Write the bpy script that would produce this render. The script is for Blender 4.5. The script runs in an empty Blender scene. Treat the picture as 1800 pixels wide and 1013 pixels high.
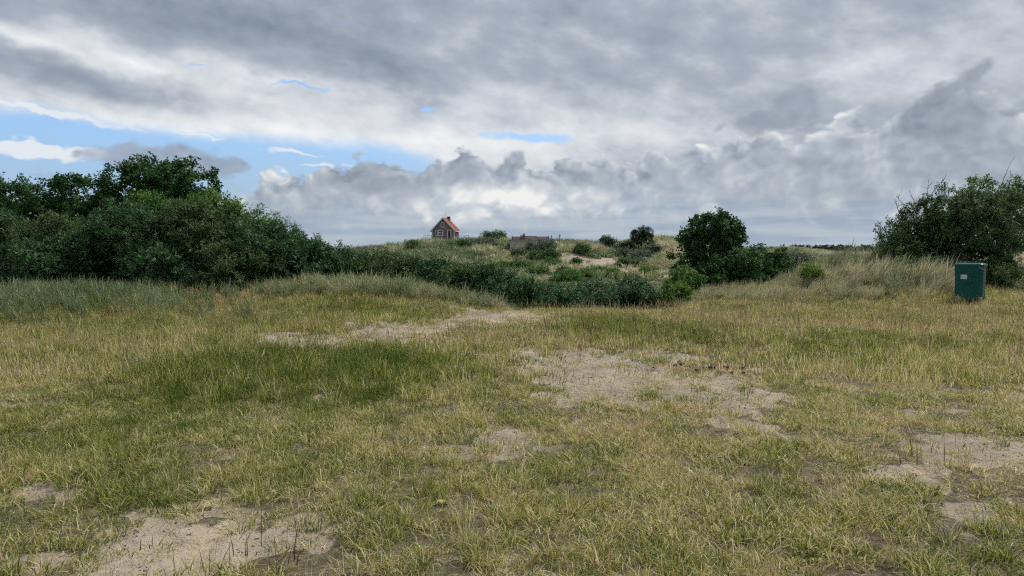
import bpy, math, random
import numpy as np

# ------------------------------------------------------------------ camera, sky, sun, exposure
scene = bpy.context.scene
COL = scene.collection
F = 1334.0                       # focal length in photograph pixels (1800 wide)
PITCH = math.atan(64.5 / F)
EYE = 1.6
cam_d = bpy.data.cameras.new('camera')
cam_d.sensor_width = 36.0
cam_d.lens = F / 1800 * 36
cam_d.clip_start = 0.1
cam_d.clip_end = 20000
cam = bpy.data.objects.new('camera', cam_d)
cam.location = (0, 0, EYE)
cam.rotation_euler = (math.pi / 2 - PITCH, 0, 0)
COL.objects.link(cam)
scene.camera = cam

SUN_AZ, SUN_EL = math.radians(50), math.radians(55)      # azimuth to the right of the view direction
sun_d = bpy.data.lights.new('sun', 'SUN')
sun_d.energy = 1.5
sun_d.angle = math.radians(11)
sun_d.color = (1.0, 0.95, 0.88)
sun = bpy.data.objects.new('sun', sun_d)
sun.rotation_euler = (math.pi / 2 - SUN_EL, 0, math.pi - SUN_AZ)
COL.objects.link(sun)

scene.view_settings.view_transform = 'Standard'
scene.view_settings.look = 'None'
scene.view_settings.gamma = 1
scene.view_settings.use_curve_mapping = False
scene.view_settings.exposure = 1.68
EXPO = 2 ** 1.68
scene.cycles.use_denoising = False
scene.cycles.filter_width = 1.25
scene.cycles.use_adaptive_sampling = True
scene.cycles.adaptive_threshold = 0.02
scene.cycles.adaptive_min_samples = 12
scene.cycles.max_bounces = 5
scene.cycles.diffuse_bounces = 3
scene.cycles.glossy_bounces = 2
scene.cycles.transmission_bounces = 4
scene.cycles.transparent_max_bounces = 4
scene.cycles.caustics_reflective = False
scene.cycles.caustics_refractive = False

world = bpy.data.worlds.new('World')
scene.world = world
world.use_nodes = True
world.cycles.sampling_method = 'NONE'
WT = world.node_tree
WT.nodes.clear()


class E:
    """small wrapper so node maths can be written as expressions"""
    def __init__(s, sock): s.s = sock
    def __add__(a, b): return mth('ADD', a, b)
    def __radd__(a, b): return mth('ADD', b, a)
    def __sub__(a, b): return mth('SUBTRACT', a, b)
    def __rsub__(a, b): return mth('SUBTRACT', b, a)
    def __mul__(a, b): return mth('MULTIPLY', a, b)
    def __rmul__(a, b): return mth('MULTIPLY', b, a)
    def __truediv__(a, b): return mth('DIVIDE', a, b)
    def __rtruediv__(a, b): return mth('DIVIDE', b, a)
    def __neg__(a): return mth('MULTIPLY', a, -1.0)


TREE = [WT]
def node(kind, **kw):
    n = TREE[0].nodes.new(kind)
    for k, v in kw.items(): setattr(n, k, v)
    return n
def put(sock, v):
    if isinstance(v, E): TREE[0].links.new(v.s, sock)
    else: sock.default_value = v
def mth(op, *a, clamp=False):
    n = node('ShaderNodeMath', operation=op, use_clamp=clamp)
    for i, v in enumerate(a): put(n.inputs[i], v)
    return E(n.outputs[0])
def sstep(x, lo, hi):
    n = node('ShaderNodeMapRange', interpolation_type='SMOOTHSTEP')
    put(n.inputs[0], x); put(n.inputs[1], lo); put(n.inputs[2], hi)
    return E(n.outputs[0])
def xyz(x, y, z=0.0):
    n = node('ShaderNodeCombineXYZ')
    for i, v in enumerate((x, y, z)): put(n.inputs[i], v)
    return E(n.outputs[0])
def noise(vec, scale, detail=4.0, rough=0.5, dist=0.0, lac=2.0, col=False):
    n = node('ShaderNodeTexNoise')
    n.inputs['Scale'].default_value = scale; n.inputs['Detail'].default_value = detail
    n.inputs['Roughness'].default_value = rough; n.inputs['Distortion'].default_value = dist
    n.inputs['Lacunarity'].default_value = lac
    TREE[0].links.new(vec.s, n.inputs['Vector'])
    return E(n.outputs[1 if col else 0])
def mixc(f, a, b):
    n = node('ShaderNodeMix', data_type='RGBA')
    n.clamp_factor = True
    put(n.inputs[0], f)
    for i, v in ((6, a), (7, b)):
        if isinstance(v, E): TREE[0].links.new(v.s, n.inputs[i])
        else: n.inputs[i].default_value = (*v, 1)
    return E(n.outputs[2])
def curve(x, pts):
    n = node('ShaderNodeFloatCurve')
    c = n.mapping.curves[0]
    n.mapping.extend = 'HORIZONTAL'
    while len(c.points) < len(pts): c.points.new(0.5, 0.5)
    for p, (a, b) in zip(c.points, pts):
        p.location = (a, b); p.handle_type = 'AUTO'
    n.mapping.update()
    put(n.inputs['Value'], x)
    return E(n.outputs[0])
def srgb(r, g, b):
    f = lambda c: (c / 255 / 12.92) if c / 255 <= 0.04045 else ((c / 255 + 0.055) / 1.055) ** 2.4
    return (f(r), f(g), f(b))


SKY_STRENGTH = 0.1
def cloud(r, g, b):      # a cloud brightness as the camera records it
    return tuple(c / EXPO / SKY_STRENGTH for c in srgb(r, g, b))

tc = node('ShaderNodeTexCoord')
sep = node('ShaderNodeSeparateXYZ')
WT.links.new(tc.outputs['Generated'], sep.inputs[0])
dx, dy, dz = (E(o) for o in sep.outputs)
az = mth('ARCTAN2', dx, dy)
el = mth('ARCSINE', dz)
U0, V0 = az * 1.334, el * 1.334             # bearing and height above the horizon, thousandths of a focal length
def place(px, py):
    x, y = (px - 900) / F, (506.5 - py) / F
    v = np.array([x, math.cos(PITCH) + y * math.sin(PITCH), -math.sin(PITCH) + y * math.cos(PITCH)])
    v /= np.linalg.norm(v)
    return math.atan2(v[0], v[1]) * 1.334, math.asin(v[2]) * 1.334
D3 = xyz(dx, dy, dz * 1.6)
wc = node('ShaderNodeSeparateColor')
WT.links.new(noise(D3, 7.0, 3.0, 0.55, col=True).s, wc.inputs[0])
w1, w2, w3 = (E(o) - 0.5 for o in wc.outputs)
wf = node('ShaderNodeSeparateColor')
WT.links.new(noise(D3, 30.0, 2.0, 0.6, col=True).s, wf.inputs[0])
f1, f2, f3 = (E(o) - 0.5 for o in wf.outputs)

WARPED = {}
def warped(warp, fine):
    k = (warp, fine)
    if k not in WARPED:
        WARPED[k] = xyz(U0 + w1 * warp + f1 * fine, V0 + w2 * (warp * 0.6) + f2 * fine, 0.0)
    return WARPED[k]
def blob(px, py, rx, ry, rot=0.0, warp=0.10, fine=0.02):
    """a soft patch of cloud centred on one bearing and height; rx, ry in thousandths"""
    u, v = place(px, py)
    n = node('ShaderNodeMapping', vector_type='TEXTURE')
    n.inputs['Location'].default_value = (u, v, 0)
    n.inputs['Rotation'].default_value = (0, 0, math.radians(rot))
    n.inputs['Scale'].default_value = (rx * 0.0024, ry * 0.0024, 1)
    WT.links.new(warped(warp, fine).s, n.inputs['Vector'])
    g = node('ShaderNodeTexGradient', gradient_type='QUADRATIC_SPHERE')
    WT.links.new(n.outputs[0], g.inputs[0])
    return E(g.outputs[1])
def madd(acc, x, k): return mth('MULTIPLY_ADD', x, k, acc)
def profile(pts, warp=0.0):
    """height of a cloud edge along the bearing"""
    P = [place(*p) for p in pts]
    t = (U0 + 0.9) / 1.8
    return curve(t, [((u + 0.9) / 1.8, v) for u, v in P])

# clear sky
sky = node('ShaderNodeTexSky')
sky.sky_type = 'NISHITA'
sky.sun_disc = False
sky.sun_elevation = SUN_EL
sky.sun_rotation = SUN_AZ
sky.air_density = 1.0
sky.dust_density = 0.6
sky.ozone_density = 1.6
blue = mixc(0.75, E(sky.outputs[0]), cloud(102, 153, 208))
blue = mixc(sstep(V0, 0.23, 0.08) * 0.65, blue, cloud(160, 185, 210))
col = blue

# --- high sheet of altostratus
edge = profile([(-250, 186), (0, 190), (110, 208), (250, 232), (420, 246), (560, 254), (680, 262), (800, 300), (900, 330), (1200, 340), (1700, 340), (2050, 330)])
streak = noise(xyz(dx * 2.0, dy * 2.0, (dz + dx * 0.24) * 7.0), 2.4, 5.0, 0.52)
mott = noise(xyz(dx * 2.5, dy * 2.5, (dz + dx * 0.12) * 4.6), 7.5, 5.0, 0.55)
above = V0 - edge
sheet = sstep(above + (streak - 0.5) * 0.03 + (mott - 0.5) * 0.018 + f1 * 0.010, -0.010, 0.020)
holes = (blob(530, 149, 62, 4, -2, 0.02, 0.05) * 1.3 + blob(752, 194, 17, 7, 0, 0.02, 0.03) * 1.6 + blob(940, 243, 75, 8, -3, 0.03, 0.03) * 2.0
         + blob(352, 118, 22, 3, 0, 0.03, 0.03) * 0.9)
sheet = sheet * (1.0 - mth('MULTIPLY', sstep(holes + (mott - 0.5) * 1.1 + f3 * 0.9 + f1 * 0.6, 0.25, 1.15), 0.92))
lum = 0.48 + (streak - 0.5) * 0.50 + (mott - 0.5) * 0.62
for (px, py, rx, ry, rot, amt) in [
        (250, 215, 420, 34, -5, 0.34), (560, 235, 330, 34, -3, 0.28), (900, 262, 330, 34, -3, 0.20),
        (620, 178, 330, 30, -3, 0.20), (60, 78, 150, 13, -12, 0.42), (260, 112, 190, 15, -13, 0.36), (480, 132, 170, 14, -6, 0.26),
        (760, 90, 110, 26, 10, 0.20), (90, 130, 170, 22, -4, -0.18), (230, 160, 170, 14, -4, -0.22), (330, 145, 120, 8, -2, -0.12),
        (480, 45, 420, 40, -4, -0.30), (120, 25, 330, 26, -4, -0.16), (960, 20, 300, 40, 0, -0.20), (690, 130, 80, 30, -20, -0.36),
        (760, 180, 40, 18, 0, -0.15), (1150, 200, 280, 30, 0, 0.05), (1540, 110, 220, 36, 6, 0.22), (1300, 60, 300, 40, 0, 0.0),
        (1700, 30, 250, 50, 0, -0.06), (1060, 245, 200, 18, 0, 0.22), (1390, 175, 120, 12, 8, -0.14)]:
    lum = madd(lum, blob(px, py, rx, ry, rot), amt)
lum = lum + f2 * 0.05
lum = mth('MULTIPLY', lum, 1.0, clamp=True)
ramp = node('ShaderNodeValToRGB')
el_ = ramp.color_ramp.elements
el_[0].position = 0.0; el_[0].color = (*cloud(122, 136, 154), 1)
el_[1].position = 1.0; el_[1].color = (*cloud(243, 245, 246), 1)
for p, c in ((0.22, (146, 158, 174)), (0.45, (171, 180, 193)), (0.72, (214, 219, 225))):
    e = el_.new(p); e.color = (*cloud(*c), 1)
WT.links.new(lum.s, ramp.inputs[0])
col = mixc(sheet, col, E(ramp.outputs[0]))

# wisps in the clear gap
wisp = blob(60, 258, 120, 9, -2, 0.05, 0.04) * 1.4 + blob(510, 268, 60, 4, -4, 0.05, 0.03) * 0.9 + blob(90, 196, 100, 5, -8, 0.03, 0.03) \
    + blob(580, 291, 90, 6, 0, 0.05, 0.03) * 0.8 + blob(60, 275, 60, 6, 0, 0.05, 0.03) * 0.8 + blob(350, 236, 90, 3, -3, 0.03, 0.03) * 0.7
col = mixc(sstep(wisp + (mott - 0.5) * 0.9, 0.30, 0.75) * 0.9, col, cloud(232, 236, 240))

# --- cumulus bank above the horizon
D1 = xyz(dx, dy, dz * 1.15)
bn = noise(D1, 12.0, 6.0, 0.52)
bn_up = noise(xyz(dx + 0.006, dy, dz * 1.15 + 0.022), 12.0, 5.0, 0.52)
big = noise(D3, 5.0, 2.0, 0.5)
def billow(ox, oz):
    n = node('ShaderNodeTexVoronoi', feature='F1', normalize=False)
    n.inputs['Scale'].default_value = 20.0; n.inputs['Detail'].default_value = 2.0; n.inputs['Roughness'].default_value = 0.55
    WT.links.new(xyz(dx + w1 * 0.10 + f1 * 0.018 + ox, dy + w2 * 0.10, dz * 1.25 + w3 * 0.10 + f2 * 0.018 + oz).s, n.inputs['Vector'])
    return 1.0 - E(n.outputs['Distance'])
bl = billow(0.0, 0.0)
bl_up = billow(0.006, 0.016)
bank_e = profile([(-250, 390), (0, 390), (180, 375), (330, 345), (400, 318), (470, 300), (545, 285), (610, 272), (690, 262), (725, 282), (770, 270),
                  (825, 246), (856, 272), (910, 262), (960, 268), (1010, 270), (1120, 262), (1190, 252), (1270, 226), (1400, 208), (1500, 190),
                  (1570, 172), (1680, 150), (1800, 160), (2050, 150)])
def bank_layer(edge_e, hard, nz):
    h = edge_e - V0 + (bn - 0.5) * nz + (bl - 0.5) * nz * 0.45 + f1 * 0.008
    return sstep(h, -hard, hard), h
bank, bh = bank_layer(bank_e, 0.006, 0.085)
lit = (bn - bn_up) * 0.95 + (bl - bl_up) * 0.50
tone = 0.45 + lit * 0.80 + (big - 0.5) * 0.35
tone = tone + sstep(bh, 0.035, 0.0) * (lit * 1.2 + 0.10)          # rim towards the light
for (px, py, rx, ry, rot, amt) in [
        (640, 300, 90, 36, 10, -0.34), (800, 275, 60, 30, 0, -0.34), (915, 275, 40, 16, 0, -0.25), (1120, 275, 120, 16, 0, -0.12),
        (830, 355, 70, 26, 0, 0.45), (930, 345, 70, 28, 0, 0.40), (1010, 360, 60, 20, 0, 0.25), (560, 345, 60, 14, 0, 0.25), (700, 380, 120, 14, 0, 0.2), (600, 330, 60, 10, 0, 0.10), (880, 255, 16, 12, 0, 0.4),
        (430, 322, 60, 10, 18, 0.55), (390, 345, 30, 16, 0, 0.4), (700, 360, 80, 20, 0, 0.06), (1250, 330, 160, 40, 0, 0.06), (480, 375, 80, 22, 0, -0.06),
        (1600, 300, 240, 50, 0, -0.10), (1500, 190, 90, 18, 28, 0.30), (1420, 250, 220, 14, 10, 0.10), (1180, 330, 80, 30, 0, 0.12)]:
    tone = madd(tone, blob(px, py, rx, ry, rot, 0.06), amt)
r2 = node('ShaderNodeValToRGB')
e2 = r2.color_ramp.elements
e2[0].position = 0.0; e2[0].color = (*cloud(142, 151, 165), 1)
e2[1].position = 1.0; e2[1].color = (*cloud(240, 240, 238), 1)
for p, c in ((0.30, (160, 170, 183)), (0.52, (178, 187, 198)), (0.75, (206, 212, 218))):
    e = e2.new(p); e.color = (*cloud(*c), 1)
WT.links.new(mth('MULTIPLY', tone, 1.0, clamp=True).s, r2.inputs[0])
col = mixc(bank, col, E(r2.outputs[0]))

# darker ragged cumulus standing in front
def scud(lst, c, lo=0.28, hi=0.78, op=0.85):
    g = None
    for b in lst:
        t = blob(*b[:5], warp=0.09, fine=0.035) * (b[5] if len(b) > 5 else 1.0)
        g = t if g is None else g + t
    g = g + (bn - 0.5) * 0.55 + (bl - 0.5) * 0.35
    return sstep(g, lo, hi) * op, c
for m, c in (scud([(235, 270, 45, 26, 0), (335, 272, 44, 28, 0), (285, 285, 90, 20, 0), (410, 297, 24, 14, 0, 0.9), (130, 268, 26, 10, 0, 0.8), (70, 306, 60, 14, 0, 0.7)], (154, 163, 177), op=0.8),
             scud([(1385, 200, 70, 24, 12, 1.1), (1405, 168, 20, 18, 0), (1330, 222, 70, 18, 8), (1520, 216, 50, 12, 0, 0.9)], (150, 159, 173), op=0.65),
             scud([(1690, 215, 80, 36, 10), (1690, 165, 34, 30, 30), (1735, 118, 42, 13, 22), (1620, 200, 50, 22, 20)], (144, 154, 168), op=0.78),
             scud([(1260, 232, 60, 18, 12, 0.9)], (146, 154, 168), 0.35, 0.8, 0.7)):
    col = mixc(m, col, mixc(mth('MULTIPLY', 0.5 + lit * 1.8 + (big - 0.5) * 0.6, 1.0, clamp=True), cloud(*[k - 12 for k in c]), cloud(*[k + 14 for k in c])))

# pale layered band low over the horizon
lay = noise(xyz(dx * 2.0, dy * 2.0, dz * 22.0), 3.0, 3.0, 0.5)
lowc = mixc(sstep(lay, 0.36, 0.62), cloud(156, 173, 193), cloud(182, 194, 204))
lowc = mixc(sstep(V0, 0.03, -0.005) * 0.6, lowc, cloud(180, 194, 206))
col = mixc(sstep(V0 + (bn - 0.5) * 0.10 + (bl - 0.5) * 0.05, 0.075, 0.022) * 0.85, col, lowc)

bg = node('ShaderNodeBackground')
bg.inputs['Strength'].default_value = SKY_STRENGTH
WT.links.new(col.s, bg.inputs['Color'])
wo = node('ShaderNodeOutputWorld')
WT.links.new(bg.outputs[0], wo.inputs['Surface'])

# ------------------------------------------------------------------ helpers
rng = np.random.default_rng(7)
random.seed(7)

def hash2(ix, iy, s):
    with np.errstate(over='ignore'):
        h = (ix.astype(np.int64) * 374761393 + iy.astype(np.int64) * 668265263 + s * 1274126177) & 0x7fffffff
        h = ((h ^ (h >> 13)) * 1274126177) & 0x7fffffff
        h = (h ^ (h >> 16)) & 0xffff
    return h / 65535.0
def vnoise(x, y, s=0):
    x = np.asarray(x, float); y = np.asarray(y, float)
    ix, iy = np.floor(x), np.floor(y)
    fx, fy = x - ix, y - iy
    fx = fx * fx * (3 - 2 * fx); fy = fy * fy * (3 - 2 * fy)
    a, b = hash2(ix, iy, s), hash2(ix + 1, iy, s)
    c, d = hash2(ix, iy + 1, s), hash2(ix + 1, iy + 1, s)
    return (a * (1 - fx) + b * fx) * (1 - fy) + (c * (1 - fx) + d * fx) * fy
def fbm(x, y, s=0, o=4):
    t, a, n = 0, 1.0, 0
    for k in range(o):
        t = t + a * vnoise(x * 2 ** k + 13.7 * k, y * 2 ** k - 7.3 * k, s + k); n += a; a *= 0.5
    return t / n
def ss(x, lo, hi):
    t = np.clip((np.asarray(x, float) - lo) / (hi - lo), 0, 1)
    return t * t * (3 - 2 * t)
def ray(px, py):
    x, y = (px - 900) / F, (506.5 - py) / F
    return np.array([x, math.cos(PITCH) + y * math.sin(PITCH), -math.sin(PITCH) + y * math.cos(PITCH)])
def at(px, py, d):
    r = ray(px, py)
    return np.array([0, 0, EYE]) + r * (d / r[1])
def gauss(x, y, cx, cy, sx, sy):
    return np.exp(-((x - cx) / sx) ** 2 / 2 - ((y - cy) / sy) ** 2 / 2)

# ------------------------------------------------------------------ terrain height
RIDGE = [(-2000, 441), (400, 441), (560, 446), (640, 443), (705, 433), (740, 425), (760, 422), (805, 421.5), (850, 419.5), (885, 420), (930, 424), (975, 424),
         (1005, 424), (1035, 429), (1060, 431), (1090, 424), (1120, 418.5), (1150, 416), (1172, 419), (1192, 429), (1225, 436), (1300, 440), (1420, 441), (3500, 441)]
RX = np.array([(p[0] - 900) / F * 180 for p in RIDGE])
RZ = np.array([EYE + (442 - p[1]) / F * 180 for p in RIDGE]) - 0.30
def H(x, y, fine=True):
    x = np.asarray(x, float); y = np.asarray(y, float)
    z = 0.10 * (fbm(x / 3.5, y / 3.5, 3, 2) - 0.5)
    z = z + 0.42 * ss(y, 16, 26) * ss(-x, 2.0, 9.0)
    yc = 20.6 + 7.0 * ss(-x, 0.5, 8) + 10.0 * ss(x, 4.0, 10.0)
    drop = ss(y, yc, yc + 22)
    z = z - 2.6 * drop - 0.5 * ss(y - yc, -0.5, 2.5) * ss(x, -4, -1) * (1 - ss(x, 4, 7))
    z = z + 1.0 * gauss(x, y, 13.2, 27.4, 1.9, 2.6) + 0.25 * gauss(x, y, 9.5, 26.0, 2.4, 2.0)
    z = z + 0.33 * gauss(x, y, -4.9, 22.0, 1.9, 1.3) + 0.15 * gauss(x, y, -1.9, 22.0, 1.3, 0.9)
    z = z + 0.22 * gauss(x, y, -12.8, 19.5, 2.6, 1.6)
    hill = np.interp(x, RX, RZ)
    rise = ss(y, 98, 180)
    z = z * (1 - rise) + rise * hill
    z = z + 2.0 * ss(y, 95, 125) * (fbm(x / 8, y / 12, 21, 3) - 0.5) * (1 - 0.75 * ss(y, 160, 176)) * (1 - ss(y, 200, 260))
    z = z + 0.5 * gauss(x, y, 7.0, 136, 9, 7) - 0.4 * gauss(x, y, 2.0, 147, 4.0, 3.8) + 0.9 * gauss(x, y, 8.0, 141, 5, 5)
    back = ss(y, 190, 300)
    z = z * (1 - back) + 0.2 * back
    z = z + 2.9 * gauss(x, y, 114, 320, 9, 20)
    z = z + 2.2 * ss(y, 330, 420) * 0 + 0.6 * ss(y, 40, 70) * (fbm(x / 11, y / 15, 31, 3) - 0.5) * (1 - ss(y, 95, 110))
    return z
TT = 2.0 * 1.003 ** np.arange(1500)
def on_ground(px, py):
    P = np.array([0, 0, EYE]) + ray(px, py)[None] * TT[:, None]
    gap = P[:, 2] - H(P[:, 0], P[:, 1])
    far = (TT > 60) & (TT < 200)
    k = np.argmax(gap <= 0) if (gap <= 0).any() and TT[np.argmax(gap <= 0)] < 230 else np.argmin(np.where(far, gap / TT, 9))
    return P[k]
def spot(px, py, rx, ry, a):
    """a patch on the meadow: centre, size, amount"""
    c = on_ground(px, py)
    n, f = on_ground(px, py + ry), on_ground(px, py - ry)
    return c[0], c[1], rx * c[1] / F, max(0.15, abs(f[1] - n[1]) / 2), a, c[0] / c[1]
def patches(x, y, lst):
    t = 0
    for cx, cy, sx, sy, a, sl in lst:
        t = t + a * np.exp(-((x - cx - (y - cy) * sl * 0.8) / sx) ** 2 - ((y - cy) / sy) ** 2)
    return t
SAND = [spot(*q) for q in [
    (1130, 650, 200, 42, 1.25), (1000, 632, 90, 26, 0.9), (1280, 690, 120, 30, 0.8), (1080, 690, 90, 24, 0.5), (875, 556, 90, 11, 1.6), (690, 585, 150, 18, 1.3), (540, 603, 110, 11, 1.0), (760, 630, 70, 16, 0.5),
    (330, 601, 90, 7, 0.5), (790, 566, 60, 7, 0.7), (1725, 802, 140, 38, 1.45), (1530, 832, 70, 18, 0.75), (1730, 905, 130, 40, 1.0), (1600, 770, 50, 9, 0.4),
    (400, 945, 250, 56, 1.35), (240, 990, 150, 50, 1.1), (90, 866, 70, 20, 0.95), (370, 885, 90, 18, 0.5), (880, 803, 46, 14, 0.65), (535, 800, 46, 12, 0.5), (1266, 742, 46, 12, 0.65),
    (720, 765, 60, 10, 0.4), (1380, 590, 120, 6, 0.55), (1530, 576, 130, 6, 0.5), (60, 1000, 60, 30, 0.5), (90, 693, 40, 8, 0.4), (1460, 760, 40, 8, 0.4)]]
LUSH = [spot(*q) for q in [
    (480, 655, 205, 34, 1.0), (330, 740, 130, 34, 0.5), (110, 552, 200, 42, 1.5), (1090, 576, 200, 22, 0.95), (1500, 625, 180, 40, 0.55), (1700, 640, 180, 40, 0.4), (600, 522, 190, 26, 0.9),
    (1060, 850, 170, 50, 0.45), (1330, 820, 110, 30, 0.35), (740, 940, 110, 60, 0.45), (1250, 970, 150, 40, 0.45), (60, 780, 110, 26, 0.5), (60, 912, 60, 12, 0.5), (760, 640, 90, 20, 0.3), (560, 580, 60, 10, 0.3)]]
DRY = [spot(*q) for q in [
    (900, 890, 90, 80, 0.5), (330, 530, 170, 18, 0.75), (1000, 610, 120, 8, 0.5), (1330, 640, 90, 36, 0.5), (250, 850, 200, 40, 0.35), (1550, 560, 250, 12, 0.35), (1600, 750, 120, 40, 0.35),
    (860, 530, 90, 10, 0.5), (1000, 960, 90, 40, 0.3), (60, 650, 100, 40, 0.3), (620, 850, 90, 20, 0.25), (1500, 900, 90, 40, 0.3), (60, 840, 90, 30, 0.35)]]
PATH = [(x, y) for x, y in [(8.6, 160), (9.5, 150), (8.0, 143), (7.0, 136), (9.0, 128), (13, 122)]]
def sand_at(x, y):
    n = fbm(x / 0.55, y / 0.75, 41, 4)
    m = fbm(x / 0.16, y / 0.2, 45, 2)
    s = ss(patches(x, y, SAND) + (n - 0.5) * 1.7 + (m - 0.5) * 1.6, 0.44, 1.05) * (1 - ss(y, 22, 24))
    s = np.maximum(s, 0.8 * ss(n + (m - 0.5) * 0.35, 0.66, 0.78) * (1 - ss(y, 9, 13)))
    d = 1e9
    for (x0, y0), (x1, y1) in zip(PATH[:-1], PATH[1:]):
        t = np.clip(((x - x0) * (x1 - x0) + (y - y0) * (y1 - y0)) / ((x1 - x0) ** 2 + (y1 - y0) ** 2), 0, 1)
        d = np.minimum(d, np.hypot(x - x0 - t * (x1 - x0), y - y0 - t * (y1 - y0)))
    k = fbm(x / 5, y / 7, 51, 3)
    s = np.maximum(s, (1 - ss(d, 0.6, 1.4)) * ss(y, 100, 110))
    s = np.maximum(s, ss(1.25 * gauss(x, y, 10.5, 130, 4.5, 8) + 1.2 * gauss(x, y, 22, 114, 6, 10) + 1.1 * gauss(x, y, 16, 128, 5, 8) + (k - 0.5) * 2.4 + (fbm(x / 1.5, y / 2, 55, 3) - 0.5) * 1.8, 0.62, 1.0))
    return s

def newmesh(name, V, faces, mats=(), attrs=None, smooth=False):
    """faces: list of integer arrays (n, k)"""
    me = bpy.data.meshes.new(name)
    V = np.ascontiguousarray(V, dtype=np.float32)
    me.vertices.add(len(V)); me.vertices.foreach_set('co', V.ravel())
    faces = [np.asarray(f, dtype=np.int32) for f in faces if len(f)]
    if faces:
        loops = np.concatenate([f.ravel() for f in faces])
        tot = np.concatenate([np.full(len(f), f.shape[1], np.int32) for f in faces])
        start = np.concatenate([[0], np.cumsum(tot)[:-1]]).astype(np.int32)
        me.loops.add(len(loops)); me.loops.foreach_set('vertex_index', loops)
        me.polygons.add(len(tot)); me.polygons.foreach_set('loop_start', start)
        if smooth: me.polygons.foreach_set('use_smooth', np.ones(len(tot), bool))
    for k, v in (attrs or {}).items():
        v = np.asarray(v)
        if v.ndim == 2: a = me.attributes.new(k, 'FLOAT_VECTOR', 'POINT'); a.data.foreach_set('vector', v.astype(np.float32).ravel())
        elif v.dtype.kind in 'iu': a = me.attributes.new(k, 'INT', 'POINT'); a.data.foreach_set('value', v.astype(np.int32))
        else: a = me.attributes.new(k, 'FLOAT', 'POINT'); a.data.foreach_set('value', v.astype(np.float32))
    for m in mats: me.materials.append(m)
    me.update(calc_edges=True)
    return me
def obj(name, me, parent=None, loc=None):
    o = bpy.data.objects.new(name, me); COL.objects.link(o)
    if parent: o.parent = parent
    if loc is not None: o.location = tuple(float(v) for v in loc)
    return o
def thing(name, label, cat, loc, group=None, rz=0.0):
    o = bpy.data.objects.new(name, None); COL.objects.link(o)
    o.empty_display_size = 0.2
    o.location = tuple(float(v) for v in loc); o.rotation_euler = (0, 0, rz)
    o['label'] = label; o['category'] = cat
    if group: o['group'] = group
    return o
class MB:
    """collects boxes, tubes and faces for one mesh"""
    def __init__(s): s.v = []; s.f = []
    def add(s, V, Fs):
        n = len(s.v); s.v += [tuple(map(float, p)) for p in V]; s.f += [tuple(i + n for i in f) for f in Fs]; return s
    def box(s, x0, y0, z0, x1, y1, z1):
        return s.add([(x0, y0, z0), (x1, y0, z0), (x1, y1, z0), (x0, y1, z0), (x0, y0, z1), (x1, y0, z1), (x1, y1, z1), (x0, y1, z1)],
                     [(3, 2, 1, 0), (4, 5, 6, 7), (0, 1, 5, 4), (1, 2, 6, 5), (2, 3, 7, 6), (3, 0, 4, 7)])
    def tube(s, pts, rad, n=7):
        pts = [np.array(p, float) for p in pts]; V = []; Fs = []
        for i, p in enumerate(pts):
            d = pts[min(i + 1, len(pts) - 1)] - pts[max(i - 1, 0)]
            d = d / (np.linalg.norm(d) + 1e-9)
            u = np.cross(d, (0.31, 0.95, 0.05)); u /= np.linalg.norm(u) + 1e-9
            w = np.cross(d, u)
            for k in range(n):
                a = 2 * math.pi * k / n
                V.append(p + (u * math.cos(a) + w * math.sin(a)) * rad[i])
        for i in range(len(pts) - 1):
            for k in range(n):
                Fs.append((i * n + k, i * n + (k + 1) % n, (i + 1) * n + (k + 1) % n, (i + 1) * n + k))
        Fs.append(tuple(range(n - 1, -1, -1))); Fs.append(tuple((len(pts) - 1) * n + k for k in range(n)))
        return s.add(V, Fs)
    def prism(s, poly, axis, a, b):
        """extrude a 2-D outline from a to b along axis ('x' or 'y'); outline in (other horizontal, z)"""
        n = len(poly)
        pt = (lambda p, t: (p[0], t, p[1])) if axis == 'y' else (lambda p, t: (t, p[0], p[1]))
        V = [pt(p, a) for p in poly] + [pt(p, b) for p in poly]
        return s.add(V, [tuple(range(n)), tuple(range(2 * n - 1, n - 1, -1))] + [(i, i + n, (i + 1) % n + n, (i + 1) % n) for i in range(n)])
    def build(s, name, mat, parent=None, loc=None, smooth=False, label=None):
        me = bpy.data.meshes.new(name); me.from_pydata(s.v, [], s.f); me.update()
        if smooth: me.polygons.foreach_set('use_smooth', np.ones(len(me.polygons), bool))
        me.materials.append(mat)
        o = obj(name, me, parent, loc)
        if label: o['label'] = label
        return o

# ------------------------------------------------------------------ materials
def material(name):
    m = bpy.data.materials.new(name); m.use_nodes = True
    TREE[0] = m.node_tree
    b = m.node_tree.nodes['Principled BSDF']
    return m, b
def attr(name, kind='GEOMETRY'):
    n = node('ShaderNodeAttribute', attribute_name=name, attribute_type=kind)
    return E(n.outputs['Fac'])
def cramp(x, stops):
    n = node('ShaderNodeValToRGB'); e = n.color_ramp.elements
    e[0].position, e[0].color = stops[0][0], (*stops[0][1], 1)
    e[1].position, e[1].color = stops[-1][0], (*stops[-1][1], 1)
    for p, c in stops[1:-1]:
        k = e.new(p); k.color = (*c, 1)
    TREE[0].links.new(x.s, n.inputs[0])
    return E(n.outputs[0])
def pos():
    g = node('ShaderNodeNewGeometry'); return E(g.outputs['Position'])
def objco():
    g = node('ShaderNodeTexCoord'); return E(g.outputs['Object'])
def bump(h, strength, dist):
    n = node('ShaderNodeBump'); n.inputs['Strength'].default_value = strength; n.inputs['Distance'].default_value = dist
    put(n.inputs['Height'], h); return E(n.outputs[0])
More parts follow.
